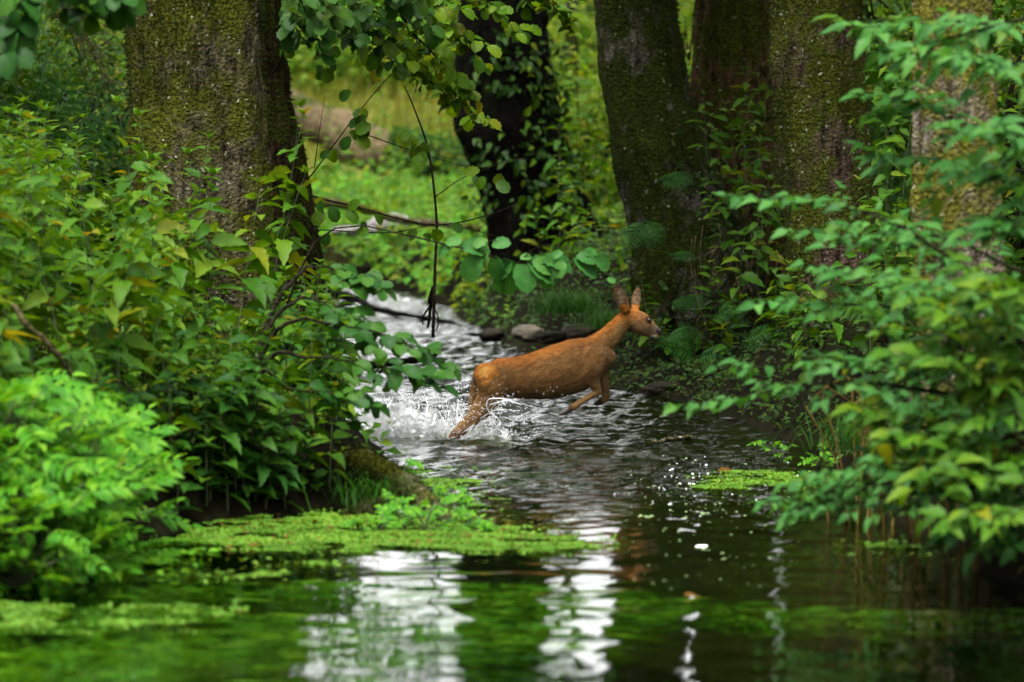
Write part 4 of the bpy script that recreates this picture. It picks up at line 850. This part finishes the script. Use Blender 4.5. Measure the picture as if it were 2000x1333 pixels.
root_thing('tree_root', 'thick mossy root arching from the left bank down into the duckweed', [([(640, 930, 19.2), (700, 905, 19.0), (745, 920, 18.9), (800, 955, 18.7), (850, 995, 18.45), (900, 1015, 18.2), (1010, 1032, 17.9)], (.085, .03)),
           ([(775, 950, 18.8), (740, 985, 18.5), (700, 1005, 18.3), (680, 1012, 18.2)], (.035, .02)), ([(655, 905, 19.1), (640, 950, 19), (625, 1000, 18.9)], (.05, .03))], M_BARK_OAK, .08, moss=3000)
root_thing('tree_root', 'dark snag of broken branch lying in the white riffle', [([(640, 572, 40), (700, 585, 39.5), (720, 600, 39), (760, 610, 38.6), (840, 622, 38), (910, 640, 37)], (.045, .02)), ([(690, 590, 39.5), (660, 600, 39.2), (648, 612, 39)], (.03, .012))], M_BARK_DARK, .05, cat='branch')
root_thing('driftwood', 'black forked driftwood just behind the deer rump', [([(640, 700, 29), (720, 712, 29.2), (790, 706, 29.5), (835, 700, 29.6), (868, 706, 29.6)], (.04, .02)), ([(842, 700, 29.6), (852, 690, 29.6), (830, 682, 29.6)], (.02, .01)), ([(760, 708, 29.4), (745, 725, 29.2)], (.02, .01))], M_BARK_DARK, .05, cat='driftwood')
root_thing('driftwood', 'brown half sunken stick left of the lowest right shrub', [([(1265, 866, 22.7), (1300, 860, 22.8), (1350, 853, 22.9)], (.012, .015))], M_BARK_OAK, .03, cat='stick')
root_thing('fallen_branch', 'mossy thin branch lying over the bright herbs upstream', [([(600, 392, 42), (640, 396, 42), (700, 405, 42), (780, 430, 42), (860, 438, 42), (980, 452, 42)], (.06, .03))], M_BARK_OAK, .05, cat='branch')
root_thing('dead_stick', 'bare brown stick leaning in the left thicket', [([(20, 598, 16.4), (60, 640, 16.4), (110, 690, 16.5), (140, 730, 16.6)], (.012, .010))], M_LOG, .02, cat='stick')
root_thing('hanging_root', 'dark root clump dangling at the foot of the bare sapling', [([(846, 560, 24.6), (840, 600, 24.6), (836, 640, 24.6)], (.013, .008)), ([(846, 600, 24.6), (856, 625, 24.6), (850, 648, 24.6)], (.008, .003)), ([(838, 600, 24.6), (826, 620, 24.6), (828, 634, 24.6)], (.007, .003))], M_BARK_DARK, .02, cat='root')
# tangle of dry roots hanging on the right bank
rg = np.random.default_rng(44); b = P(1400, 480, 28); t = thing('hanging_roots', 'pale dry rootlets and vines hanging over the dark right bank', 'roots', b)
for k in range(26):
    x = rg.uniform(1325, 1490); y = rg.uniform(420, 560); L = rg.uniform(60, 180); ps = [P(x, y, 27.9), P(x + rg.normal(0, 8), y + L * .35, 27.7), P(x + rg.normal(0, 12), y + L * .7, 27.6), P(x + rg.normal(0, 22), y + L, 27.6)]
    add('rootlet', tube_mesh('rootlet', [tube(curve_pts(ps, 12) - b, np.linspace(.003, .0015, 12), 4)]), M_LOG if k % 3 else M_TWIG, t)
# dry reed stalks under the right shrub
rg = np.random.default_rng(45)
for ci, (cx, D, n, lab) in enumerate([(1700, 18.0, 16, 'dry straw coloured reed clump under the middle of the right shrub'), (1800, 17.0, 16, 'dry reed clump standing in the water at the lower right'), (1930, 16.0, 18, 'dry reed clump in the lower right corner of the bank')]):
    b = P(cx, 1000, D); b[2] = 0.0; t = thing('dry_reed', lab, 'reed', b)
    for k in range(n):
        x0 = rg.normal(0, .11); l = rg.uniform(.35, .75); ln = rg.normal(0, .22); e = np.array([x0 + ln * l, rg.normal(0, .1), l]); ps = [[x0, rg.normal(0, .08), -.05], [x0 + ln * l * .3, 0, l * .5], e]
        if k % 4 == 0: ps.append(e + np.array([rg.choice([-1, 1]) * .18, 0, -.1]))
        add('stalk', tube_mesh('stalk', [tube(curve_pts(ps, 8), np.linspace(.0055, .003, 8), 4)]), M_STRAW, t)
# bare conifer twigs hanging behind the left thicket
rg = np.random.default_rng(46); b = P(150, 20, 25.4); t = thing('dead_spruce_branch', 'bare dead spruce branch with fine twigs left of the thick trunk', 'branch', b); prt = []
for k in range(9):
    s = P(60 + rg.uniform(0, 60), rg.uniform(-40, 40), 25.4); e = P(rg.uniform(150, 255), rg.uniform(90, 230), 25.4 + rg.normal(0, .3)); c = curve_pts([s, (s + e) / 2 + [0, 0, .12], e], 14); prt.append(tube(c - b, np.linspace(.006, .002, 14), 4))
    for j in range(26):
        p = c[rg.integers(2, 14)]; q = p + np.array([rg.normal(.06, .08), rg.normal(0, .06), -rg.uniform(.03, .2)]); prt.append(tube(np.array([p, (p + q) / 2 + [0.01, 0, .01], q]) - b, [.0018, .0014, .001], 3))
add('twigs', tube_mesh('twigs', prt), M_LOG, t, kind='stuff')

# ------------------------------------------------------------------ floating and sunken water plants
def mat_patch(poly, n, size, mat, name, seed, z=.006, sheet=True, edge=.12, relief=.012):
    """carpet of small discs inside an outline given on the water"""
    pts = np.array([P(a, b, 1) for a, b in poly]); d = pts - np.array([0, 0, CAM_H]); tt = -CAM_H / d[:, 2]; pl = (np.array([0, 0, CAM_H]) + d * tt[:, None])[:, :2]
    rg = np.random.default_rng(seed); lo, hi = pl.min(0) - .1, pl.max(0) + .1; q = rg.uniform(lo, hi, (n * 3, 2))
    def inside(q):
        ins = np.zeros(len(q), bool); j = len(pl) - 1; dist = np.full(len(q), 9.)
        for i in range(len(pl)):
            a, b = pl[i], pl[j]; c = ((a[1] > q[:, 1]) != (b[1] > q[:, 1])) & (q[:, 0] < (b[0] - a[0]) * (q[:, 1] - a[1]) / (b[1] - a[1] + 1e-12) + a[0]); ins ^= c
            ab = b - a; u = np.clip(((q - a) @ ab) / (ab @ ab + 1e-12), 0, 1); dist = np.minimum(dist, np.linalg.norm(q - a - u[:, None] * ab, axis=1)); j = i
        return np.where(ins, dist, -dist)
    nz = fbm(np.concatenate([q * 3.0, q[:, :1] * 0], 1), 4, seed); dd = inside(q) + edge * nz; n2 = fbm(np.concatenate([q * 9, q[:, :1] * 0], 1), 3, seed + 4); dd = np.where((n2 < -.42 + .9 * (.16 - dd).clip(0, 1)) , -1, dd); q = q[(dd > 0) | ((dd > -.5) & (dd != -1) & (rg.random(len(q)) < .05 * np.exp(dd * 5)))][:n]; m = len(q)
    z0 = z + relief * np.clip(fbm(np.concatenate([q * 5, q[:, :1] * 0], 1), 3, seed + 1) + .4, 0, 1)
    a = np.linspace(0, 2 * math.pi, 6, endpoint=False); s = rg.uniform(.5, 1.4, (m, 1)) * size; tl = rg.normal(0, .25, (m, 2)); ph = rg.uniform(0, 6.28, (m, 1))
    X = q[:, :1] + np.cos(a + ph) * s; Y = q[:, 1:] + np.sin(a + ph) * s * .9; Z = z0[:, None] + (np.cos(a + ph) * tl[:, :1] + np.sin(a + ph) * tl[:, 1:]) * s
    W = np.stack([X, Y, Z], -1).reshape(-1, 3); return add(name, mesh_from(name, W, np.arange(6 * m).reshape(-1, 6)), mat, kind='stuff')
mat_patch([(330, 1060), (460, 1018), (600, 1004), (720, 1008), (860, 1020), (980, 1035), (1090, 1052), (1165, 1070), (1110, 1086), (950, 1084), (840, 1072), (700, 1078), (560, 1078), (420, 1070)], 60000, .0062, M_DUCK, 'duckweed_mat', 1)
mat_patch([(770, 925), (860, 915), (930, 935), (960, 965), (900, 995), (820, 1000), (800, 960)], 9000, .0062, M_DUCK, 'duckweed_mat', 2, edge=.25)
mat_patch([(1380, 945), (1450, 925), (1560, 928), (1640, 940), (1560, 958), (1440, 962)], 9000, .0062, M_DUCK, 'duckweed_mat', 3, edge=.2)
mat_patch([(120, 1215), (0, 1230), (-40, 1190), (100, 1180), (250, 1182), (330, 1178), (430, 1195), (330, 1210), (220, 1230)], 9000, .008, M_DUCK, 'duckweed_mat', 4, edge=.55, z=-.004)
mat_patch([(360, 1130), (430, 1120), (520, 1128), (430, 1136)], 1500, .010, M_DUCK, 'duckweed_mat', 5, edge=.1)
mat_patch([(510, 1108), (600, 1102), (650, 1106), (580, 1112)], 900, .010, M_DUCK, 'duckweed_mat', 6, edge=.05)
mat_patch([(60, 1120), (180, 1075), (330, 1062), (380, 1085), (250, 1115), (150, 1140), (0, 1150)], 5000, .014, M_CRESS, 'duckweed_mat', 7, edge=.12)
mat_patch([(1660, 1085), (1740, 1060), (1800, 1075), (1740, 1095)], 900, .012, M_DUCK, 'duckweed_mat', 8, edge=.1)
for k, (px, py, h) in enumerate([(760, 1030, .16), (790, 1040, .18), (830, 1045, .17), (870, 1035, .12), (880, 1000, .12), (740, 1045, .1), (910, 1040, .09), (780, 950, .15), (1520, 915, .16), (1600, 918, .15), (950, 1045, .06), (700, 1045, .07)]):
    D = CAM_H * F_PX / (py - HORIZON); p = P(px, py, D); cress(p[0], p[1], 0., h, 700 + k, 'small bright cress sprig rising from the duckweed beside the arching root' if px < 1200 else 'small cress sprig on the floating mat below the right shrub', 'cress sprigs on the floating mats', n=7)
rg = np.random.default_rng(19); n = 150; lx = rg.uniform(420, 1120, n); ly = rg.uniform(1015, 1078, n); lp = np.array([P(a, b, CAM_H * F_PX / (b - HORIZON)) for a, b in zip(lx, ly)]); lp[:, 2] = .02
add('leaf_litter', mesh_from('leaf_litter', *bulk_leaves('small', lp, rg.normal(0, 1, (n, 3)) * [1, 1, .15], rg.normal(0, .2, (n, 3)) + [0, 0, 1], rg.uniform(.015, .05, n))), M_DEADLEAF, kind='stuff')
# sunken weed: long trailing strands combed by the current
rg = np.random.default_rng(12); n = 26000; q = np.stack([rg.uniform(-2.6, 2.4, n), rg.uniform(12, 16.4, n)], 1)
w = fbm(np.stack([q[:, 0] * .55 + q[:, 1] * .25, q[:, 1] * 1.5 - q[:, 0] * .25, 0 * q[:, 0]], 1), 3, 60); q = q[(w > .02 + .22 * sstep(.1, .9, q[:, 0])) & (q[:, 1] < 15.9 - .9 * sstep(0, 1, q[:, 0]))]; n = len(q)
d = np.stack([rg.normal(1, .2, n), rg.normal(.12, .18, n), rg.normal(0, .05, n)], 1); pos = np.stack([q[:, 0], q[:, 1], -.03 - rg.uniform(0, .11, n)], 1)
add('trailing_water_weed', mesh_from('trailing_water_weed', *bulk_leaves('strand', pos, d, np.tile([0, 0, 1.], (n, 1)) + rg.normal(0, .2, (n, 3)), rg.uniform(.15, .42, n))), M_WEED, kind='stuff')
# foam bubbles drifting on the dark water: flat domes
import bmesh
bm = bmesh.new(); bmesh.ops.create_icosphere(bm, subdivisions=2, radius=1); IV = np.array([v.co for v in bm.verts]); IF = np.array([[v.index for v in f.verts] for f in bm.faces]); bm.free()
def balls(cs, rs, squash=1.):
    W = IV[None] * np.array([1, 1, squash]) * rs[:, None, None] + cs[:, None]; return W.reshape(-1, 3), (IF[None] + (np.arange(len(cs)) * len(IV))[:, None, None]).reshape(-1, 3)
rg = np.random.default_rng(13); cs, rs = [], []
for (px, py, r) in [(1370, 1070, 16), (1270, 1010, 9), (1335, 1012, 8), (1375, 1003, 9), (1410, 1080, 7), (1415, 1092, 7), (1340, 1126, 7), (1300, 1135, 6), (1275, 1140, 7), (1505, 1090, 6), (1520, 1084, 5), (1250, 1008, 8), (1385, 1020, 7), (1300, 1033, 5), (1325, 1040, 5), (1440, 1000, 5), (1400, 985, 6), (1310, 985, 5)] + \
        [(rg.uniform(1220, 1560), rg.uniform(900, 1150), rg.uniform(1.5, 5.0)) for _ in range(130)] + [(rg.normal(1370, 70), rg.normal(950, 30), rg.uniform(1.5, 4.5)) for _ in range(130)]:
    D = CAM_H * F_PX / (py - HORIZON); c = P(px, py, D); m = max(1, int(r / 2.5))
    for j in range(m): cs.append(c + np.array([rg.normal(0, r * .4), rg.normal(0, r * .8), 0]) * D / F_PX * (m > 1)); rs.append(r * .62 * D / F_PX * rg.uniform(.6, 1.1) / (1 + .25 * (m > 1)))
add('foam_bubbles', mesh_from('foam_bubbles', *balls(np.array(cs), np.array(rs), .45)), M_FOAM, kind='stuff')
for (px, py, s) in [(1400, 925, .09), (1335, 1170, .05)]:
    D = CAM_H * F_PX / (py - HORIZON); o = add('dead_leaf', leaf_me('elm', 0, M_DEADLEAF)); o.matrix_basis = Matrix(leafM(P(px, py, D) + [0, 0, .012], [1, .2, 0], [0, -.2, 1], s * 1.6).tolist())
    tag(o, 'curled rusty leaf floating beside the mat at right' if px == 1400 else 'small brown leaf floating alone on the dark green water', 'leaf')

# ------------------------------------------------------------------ the deer
YAW = math.radians(20); LATV = np.array([-math.sin(YAW), math.cos(YAW), 0.]); D0 = 23.2; ZS = 3.508
def dz(zx, zy, lat=0.):
    s = (zx - 300) / (ZS * F_PX / D0); return P(850 + zx / ZS, 520 + zy / ZS, D0 + s * math.tan(YAW) + lat * math.cos(YAW))
MPZ = D0 / (ZS * F_PX)      # metres per tracing unit
def limb(nodes, n=20, seg=22, lat=0.):
    """nodes: (x, y, half height, half width[, lateral])"""
    a = np.array([[k[0], k[1], k[2], k[3], k[4] if len(k) > 4 else 0.] for k in nodes], float); m = (len(a) - 1) * 5 + 1
    c = curve_pts(a, m); c[:, 2:4] = np.maximum(c[:, 2:4], 3)
    e0 = c[0].copy(); e1 = c[-1].copy(); u0 = (c[0, :2] - c[1, :2]); u0 /= np.linalg.norm(u0); u1 = (c[-1, :2] - c[-2, :2]); u1 /= np.linalg.norm(u1); H, T = [], []
    for f in (.35, .7, .93): 
        h = e0.copy(); h[:2] += u0 * e0[2] * .7 * f; h[2:4] *= math.sqrt(1 - f * f); H.insert(0, h); t = e1.copy(); t[:2] += u1 * e1[2] * .7 * f; t[2:4] *= math.sqrt(1 - f * f); T.append(t)
    c = np.array(H + list(c) + T); pts = np.array([dz(x, y, l) for x, y, _, _, l in c])
    return tube(pts, c[:, 2:4] * MPZ, seg, lat=LATV)
deer_parts = [
    limb([(330, 745, 82, 95), (400, 765, 125, 115), (500, 765, 138, 112), (600, 761, 150, 118), (700, 750, 165, 128), (800, 730, 180, 132), (900, 702, 186, 128), (1000, 668, 180, 112), (1080, 640, 155, 100), (1150, 622, 110, 80), (1185, 625, 70, 60)]),
    limb([(1060, 590, 100, 70), (1130, 545, 92, 60), (1200, 482, 80, 50), (1255, 420, 70, 44), (1300, 370, 62, 42), (1340, 345, 55, 44)]),                   # neck
    limb([(1325, 345, 52, 44), (1370, 370, 74, 54), (1410, 395, 78, 52), (1450, 420, 67, 40), (1485, 442, 53, 31), (1515, 457, 42, 25), (1526, 460, 35, 22)]),   # head
    limb([(1090, 620, 100, 45, -.090), (1080, 700, 84, 44, -.094), (1080, 770, 58, 34, -.080), (1105, 830, 34, 24, -.07), (1112, 862, 30, 20, -.07), (1075, 885, 22, 16, -.07), (1010, 925, 19, 15, -.07), (955, 960, 23, 17, -.07), (920, 985, 20, 15, -.07)]),
    limb([(1130, 650, 75, 45, .07), (1150, 740, 48, 32, .075), (1163, 810, 28, 22, .075), (1172, 880, 25, 18, .075), (1160, 912, 24, 16, .08), (1130, 928, 20, 15, .10)]),
    limb([(380, 745, 105, 52, -.078), (395, 830, 104, 52, -.086), (358, 915, 84, 42, -.07), (312, 990, 68, 36, -.065), (245, 1062, 55, 30, -.06), (180, 1118, 43, 25, -.06), (135, 1160, 34, 20, -.06), (80, 1225, 18, 14, -.06), (50, 1262, 17, 14, -.06)]),
    limb([(350, 745, 90, 45, .06), (300, 830, 58, 40, .075), (268, 900, 36, 28, .08), (247, 962, 24, 20, .08), (262, 1010, 20, 16, .08), (300, 1080, 17, 14, .08), (340, 1160, 17, 14, .08)]),
    limb([(1308, 300, 32, 24, -.035), (1290, 250, 42, 15, -.045), (1270, 200, 42, 9, -.05), (1255, 155, 30, 8, -.055), (1243, 122, 12, 6, -.055)], seg=16),
    limb([(1370, 300, 28, 22, .03), (1376, 250, 36, 14, .045), (1380, 205, 38, 9, .055), (1388, 170, 26, 8, .055), (1393, 148, 12, 6, .055)], seg=16),
]
V, F = merge(deer_parts); me = mesh_from('body', V, tris_fix(F)); tmp = add('tmp', me)
md = tmp.modifiers.new('r', 'REMESH'); md.mode = 'VOXEL'; md.voxel_size = .0065; md.use_smooth_shade = True
ms = tmp.modifiers.new('s', 'SMOOTH'); ms.factor = .5; ms.iterations = 6
dg = bpy.context.evaluated_depsgraph_get(); body = bpy.data.meshes.new_from_object(tmp.evaluated_get(dg)); bpy.data.objects.remove(tmp)
nV = len(body.vertices); BV = np.empty(nV * 3, np.float32); body.vertices.foreach_get('co', BV); BV = BV.reshape(-1, 3).astype(float)
NV = np.empty(nV * 3, np.float32); body.vertices.foreach_get('normal', NV); NV = NV.reshape(-1, 3).astype(float)
def fur_and_shade_colour(p, nrmv):
    px, py = PX(p); x = (px - 850) * ZS; y = (py - 520) * ZS; lat = (p - dz(700, 700)) @ LATV
    top = np.interp(x, [250, 350, 600, 800, 960, 1080, 1150, 1220, 1300], [700, 655, 610, 545, 490, 475, 430, 370, 285]); bot = np.interp(x, [250, 400, 700, 850, 1060, 1200], [900, 905, 915, 910, 840, 700])
    v = np.clip((y - top) / (bot - top), 0, 1)[:, None]; nz = fbm(p * [18, 18, 18], 4, 2)[:, None]; nf = fbm(p * [60, 60, 90], 2, 4)[:, None]; fl = fbm(np.stack([p @ [16., 0, 8.], p[:, 1] * 40, p @ [-45., 0, 90.]], 1), 3, 6)[:, None]
    back, flank, belly = np.array([.38, .130, .022]), np.array([.235, .118, .048]), np.array([.35, .20, .095])
    c = back * (1 - sstep(.02, .30, v + nz * .06)) + flank * sstep(.02, .30, v + nz * .06); k = sstep(.62, 1.0, v + nz * .08); c = c * (1 - k) + belly * k
    def blot(cx, cy, r, col, amt=1., sx=1., cond=None):
        nonlocal c; d = np.hypot((x - cx) / sx, y - cy); k = (1 - sstep(r * .55, r, d + nz[:, 0] * r * .25))[:, None] * amt
        if cond is not None: k = k * cond[:, None]
        c = c * (1 - k) + np.array(col) * k
    blot(355, 725, 88, (.54, .20, .035), .9, 1.0); blot(352, 722, 48, (.80, .42, .13), .85); blot(362, 718, 13, (.30, .12, .04), .8)
    blot(1290, 480, 110, (.30, .17, .065), .8, .8); blot(1000, 560, 130, (.17, .075, .03), .45, 1.3); blot(620, 660, 90, (.17, .06, .018), .35, 1.8); blot(1180, 640, 60, (.33, .18, .08), .5, .7)  # the dark blot ahead of the haunch paints in the shaded flank hollow
    blot(1400, 440, 80, (.30, .19, .10), .7); blot(1425, 325, 45, (.24, .12, .05), .8); blot(1498, 432, 46, (.13, .10, .08), .85); blot(1536, 450, 32, (.012, .010, .010), 1.); blot(1500, 490, 26, (.85, .80, .72), .95, 1.5); blot(1462, 368, 30, (.03, .02, .015), .85)
    leg = (y > 860) & (x > 820); blot(900, 990, 75, (.06, .03, .018), .9, 1.2, leg.astype(float)); blot(1120, 935, 45, (.06, .03, .02), .9, 1., leg.astype(float)); blot(1165, 820, 60, (.34, .20, .09), .6, .5)
    blot(300, 870, 70, (.30, .13, .045), .6, .5); blot(120, 1180, 70, (.17, .075, .035), .7)
    ear = (y < 265) & (x > 1200); inner = ear & ((nrmv @ np.array([0, -1., 0])) > .3)
    e1 = np.hypot((x - 1272) / 26, (y - 205) / 62); e2 = np.hypot((x - 1381) / 24, (y - 212) / 50); ii = (ear & (np.minimum(e1, e2) < 1)); c[ear] = np.array([.17, .085, .04]); c[ii] = np.array([.22, .15, .11]) * (1 + .4 * nf[ii])
    tipd = ear & (y < 150); c[tipd] = np.array([.06, .035, .025])
    return np.clip(c * np.array([.365, .365, .29]) * (1 + .26 * nf + .12 * nz + .22 * fl), .003, .9)
BC = fur_and_shade_colour(BV, NV); ca = body.color_attributes.new('tint', 'FLOAT_COLOR', 'POINT'); cc = np.ones((nV, 4), np.float32); cc[:, :3] = BC; ca.data.foreach_set('color', cc.ravel())
def fur_mat(name, rough=.75, bump=True):
    m, N, L, out = new_mat(name); at = N.new('ShaderNodeAttribute'); at.attribute_name = 'tint'; b = N.new('ShaderNodeBsdfPrincipled'); b.inputs['Roughness'].default_value = rough; b.inputs['Specular IOR Level'].default_value = .04
    b.inputs['Sheen Weight'].default_value = .03; L.new(at.outputs['Color'], b.inputs['Base Color']); tc = N.new('ShaderNodeTexCoord'); mp = N.new('ShaderNodeMapping'); mp.inputs['Rotation'].default_value = (0, .35, 0); mp.inputs['Scale'].default_value = (25, 60, 130)
    nz = N.new('ShaderNodeTexNoise'); nz.inputs['Scale'].default_value = 1; nz.inputs['Detail'].default_value = 4; bp = N.new('ShaderNodeBump'); bp.inputs['Strength'].default_value = .5; bp.inputs['Distance'].default_value = .004
    L.new(tc.outputs['Object'], mp.inputs[0]); L.new(mp.outputs[0], nz.inputs['Vector']); L.new(nz.outputs[0], bp.inputs['Height']); L.new(bp.outputs[0], b.inputs['Normal']); L.new(b.outputs[0], out.inputs[0]); return m
M_FUR = fur_mat('roe_fur'); DB = dz(300, 1180); DB[2] = 0
deer = thing('roe_deer', 'reddish brown roe deer leaping to the right out of the stream', 'deer', DB)
body.materials.clear(); body.materials.append(M_FUR); body.transform(Matrix.Translation(tuple(-DB))); body.name = 'body'
bo = bpy.data.objects.new('body', body); COL.objects.link(bo); bo.parent = deer
rg = np.random.default_rng(21); n = 90000; k = rg.integers(0, nV, n); q = BV[k] + rg.normal(0, .0025, (n, 3)); N_ = NV[k]; cc_ = BC[k] * rg.uniform(.5, 1.5, (n, 1))
flow = np.tile(-np.array([math.cos(YAW), math.sin(YAW), .75]), (n, 1)); flow -= (flow * N_).sum(1, keepdims=True) * N_; flow /= np.linalg.norm(flow, axis=1, keepdims=True) + 1e-6
xx = (PX(BV[k])[0] - 850) * ZS; ln = np.where(xx > 1330, .005, np.interp(xx, [200, 300, 1200, 1330], [.012, .022, .020, .012]))[:, None] * rg.uniform(.6, 1.2, (n, 1))
d = flow + N_ * .25 + .20 * np.stack([vnoise(q * 45, 1), vnoise(q * 45, 2), vnoise(q * 45, 3)], 1) + rg.normal(0, .10, (n, 3)); s = np.cross(d, N_); s /= np.linalg.norm(s, axis=1, keepdims=True) + 1e-6; W = np.stack([q - s * .0011, q + s * .0011, q + d * ln], 1).reshape(-1, 3) - DB
fur = add('fur', mesh_from('fur', W, np.arange(3 * n).reshape(-1, 3), False, np.repeat(cc_, 3, 0)), M_FUR, bo, kind='stuff')
def ball_part(name, c, r, mat, parent=bo, sc=(1, 1, 1)):
    V = IV * np.array(sc) * r + (c - DB); bm_ = mesh_from(name, V, IF); return add(name, bm_, mat, parent)
ball_part('eye', dz(1463, 370, -.040), .0125, M_EYE)
ball_part('nose', dz(1533, 444, -.006), .020, M_NOSE, sc=(.8, .9, .85))
def hoof(nodes): V, F = limb(nodes, seg=12); add('hoof', mesh_from('hoof', V - DB, tris_fix(F)), M_HORN, bo)
hoof([(918, 985, 22, 15, -.07), (880, 1003, 20, 15, -.07), (848, 1019, 8, 9, -.07)]); hoof([(1133, 930, 22, 15, .10), (1108, 940, 19, 14, .11), (1095, 946, 11, 9, .115)])

# ------------------------------------------------------------------ splash round the hind legs
rg = np.random.default_rng(31); parts = []; cs, rs = [], []
def jet(px0, py0, vx, vz, vy, T, w, n=12):
    s = P(px0, py0, 23.15) * [1, 1, 0]; t = np.linspace(0, T, n); c = np.stack([s[0] + vx * t, s[1] + vy * t, vz * t - 4.9 * t * t], 1); c += rg.normal(0, .0035, c.shape).cumsum(0)
    parts.append(tube(c, np.abs(np.linspace(w, w * .3, n) * (1 + .5 * rg.normal(0, 1, n))), 5)); return c
for k in range(420):
    px = rg.uniform(690, 900); vz = abs(rg.normal(1.2, .5)); vx = rg.normal(-.55, .6) if px < 860 else rg.normal(.6, .6); T = min(.38, vz / 4.9 * rg.uniform(.25, .7)); c = jet(px, 858, vx, vz, rg.normal(0, .5), T, rg.uniform(.0012, .0038))
    for j in range(rg.integers(2, 8)): cs.append(c[-1] + rg.normal(0, .02, 3)); rs.append(rg.uniform(.0012, .0045))
for k in range(26):
    px = rg.uniform(895, 1000); vz = abs(rg.normal(.5, .3)); T = min(.3, vz / 4.9 * rg.uniform(.5, .98)); c = jet(px, 862, rg.normal(.2, .3), vz, rg.normal(0, .4), T, rg.uniform(.001, .0025))
    for j in range(4): cs.append(c[-1] + rg.normal(0, .025, 3)); rs.append(rg.uniform(.001, .0035))
# arc thrown up along the belly side of the leg
for (ps, w) in [([(1000, 875), (990, 845), (975, 820), (955, 800), (957, 780), (985, 780), (1020, 790)], .0026), ([(960, 800), (962, 820), (972, 840), (990, 860)], .003), ([(958, 790), (975, 785), (1000, 782)], .002)]:
    c = curve_pts([P(a, b, 23.0) for a, b in ps], 26); c += rg.normal(0, .002, c.shape).cumsum(0) * .6; parts.append(tube(c, w * rg.uniform(.4, 1.3, 26), 6))
    for j in range(70): cs.append(c[rg.integers(0, 26)] + rg.normal(0, .022, 3)); rs.append(rg.uniform(.001, .0032))
for k in range(1800):
    p = P(rg.normal(850, 85), 860 - abs(rg.normal(0, 45)), 23.1 + rg.normal(0, .15)); cs.append(p); rs.append(rg.uniform(.001, .0035))
for (px, py) in [(950, 745), (963, 748), (975, 752), (1048, 763), (1062, 770), (1075, 757), (1080, 765), (1098, 772), (1088, 756), (990, 760), (1040, 780)]: cs.append(P(px, py, 23.0)); rs.append(.0024)
SV, SF = merge(parts)
# ragged thin sheets of water
def sheet(ps0, ps1, seed, nu=60, nv=16):
    a = curve_pts([P(x, y, 23.15) for x, y in ps0], nu); b = curve_pts([P(x, y, 23.05 + .1 * math.sin(i * 2.1 + seed)) for i, (x, y) in enumerate(ps1)], nu); v = np.linspace(0, 1, nv)[None, :, None]
    G = a[:, None] * (1 - v) + b[:, None] * v; G = G + (fbm(G * 11, 4, seed)[..., None]) * np.array([.02, .06, .02]) * (.3 + v); G = G.reshape(-1, 3); i = (np.arange(nu - 1)[:, None] * nv + np.arange(nv - 1)[None]).ravel(); F = np.stack([i, i + 1, i + nv + 1, i + nv], 1)
    c = G[F].mean(1); hole = fbm(c * 26, 3, seed + 3) - .1; vv = ((np.arange(len(F)) % (nv - 1)) / nv); return G, F[hole < .35 - .55 * vv]
sh = [sheet([(690, 868), (760, 872), (830, 872), (885, 862)], [(680, 800), (740, 778), (800, 800), (868, 812)], 3), sheet([(720, 874), (780, 876), (860, 870)], [(705, 835), (770, 820), (850, 830)], 7), sheet([(890, 866), (940, 872), (1000, 876)], [(905, 845), (960, 812), (1006, 850)], 11), sheet([(740, 866), (800, 868), (870, 862)], [(760, 760), (800, 790), (850, 800)], 15)]
spl = thing('water_splash', 'white splash of water thrown up around the hind legs of the deer', 'splash', DB)
add('water_jets', mesh_from('water_jets', SV - DB, tris_fix(SF)), M_SPRAY, spl, kind='stuff'); HV, HF = merge(sh); add('water_sheets', mesh_from('water_sheets', HV - DB, HF), M_SPRAY, spl, kind='stuff')
add('droplets', mesh_from('droplets', *balls(np.array(cs) - DB, np.array(rs))), M_SPRAY, spl, kind='stuff')
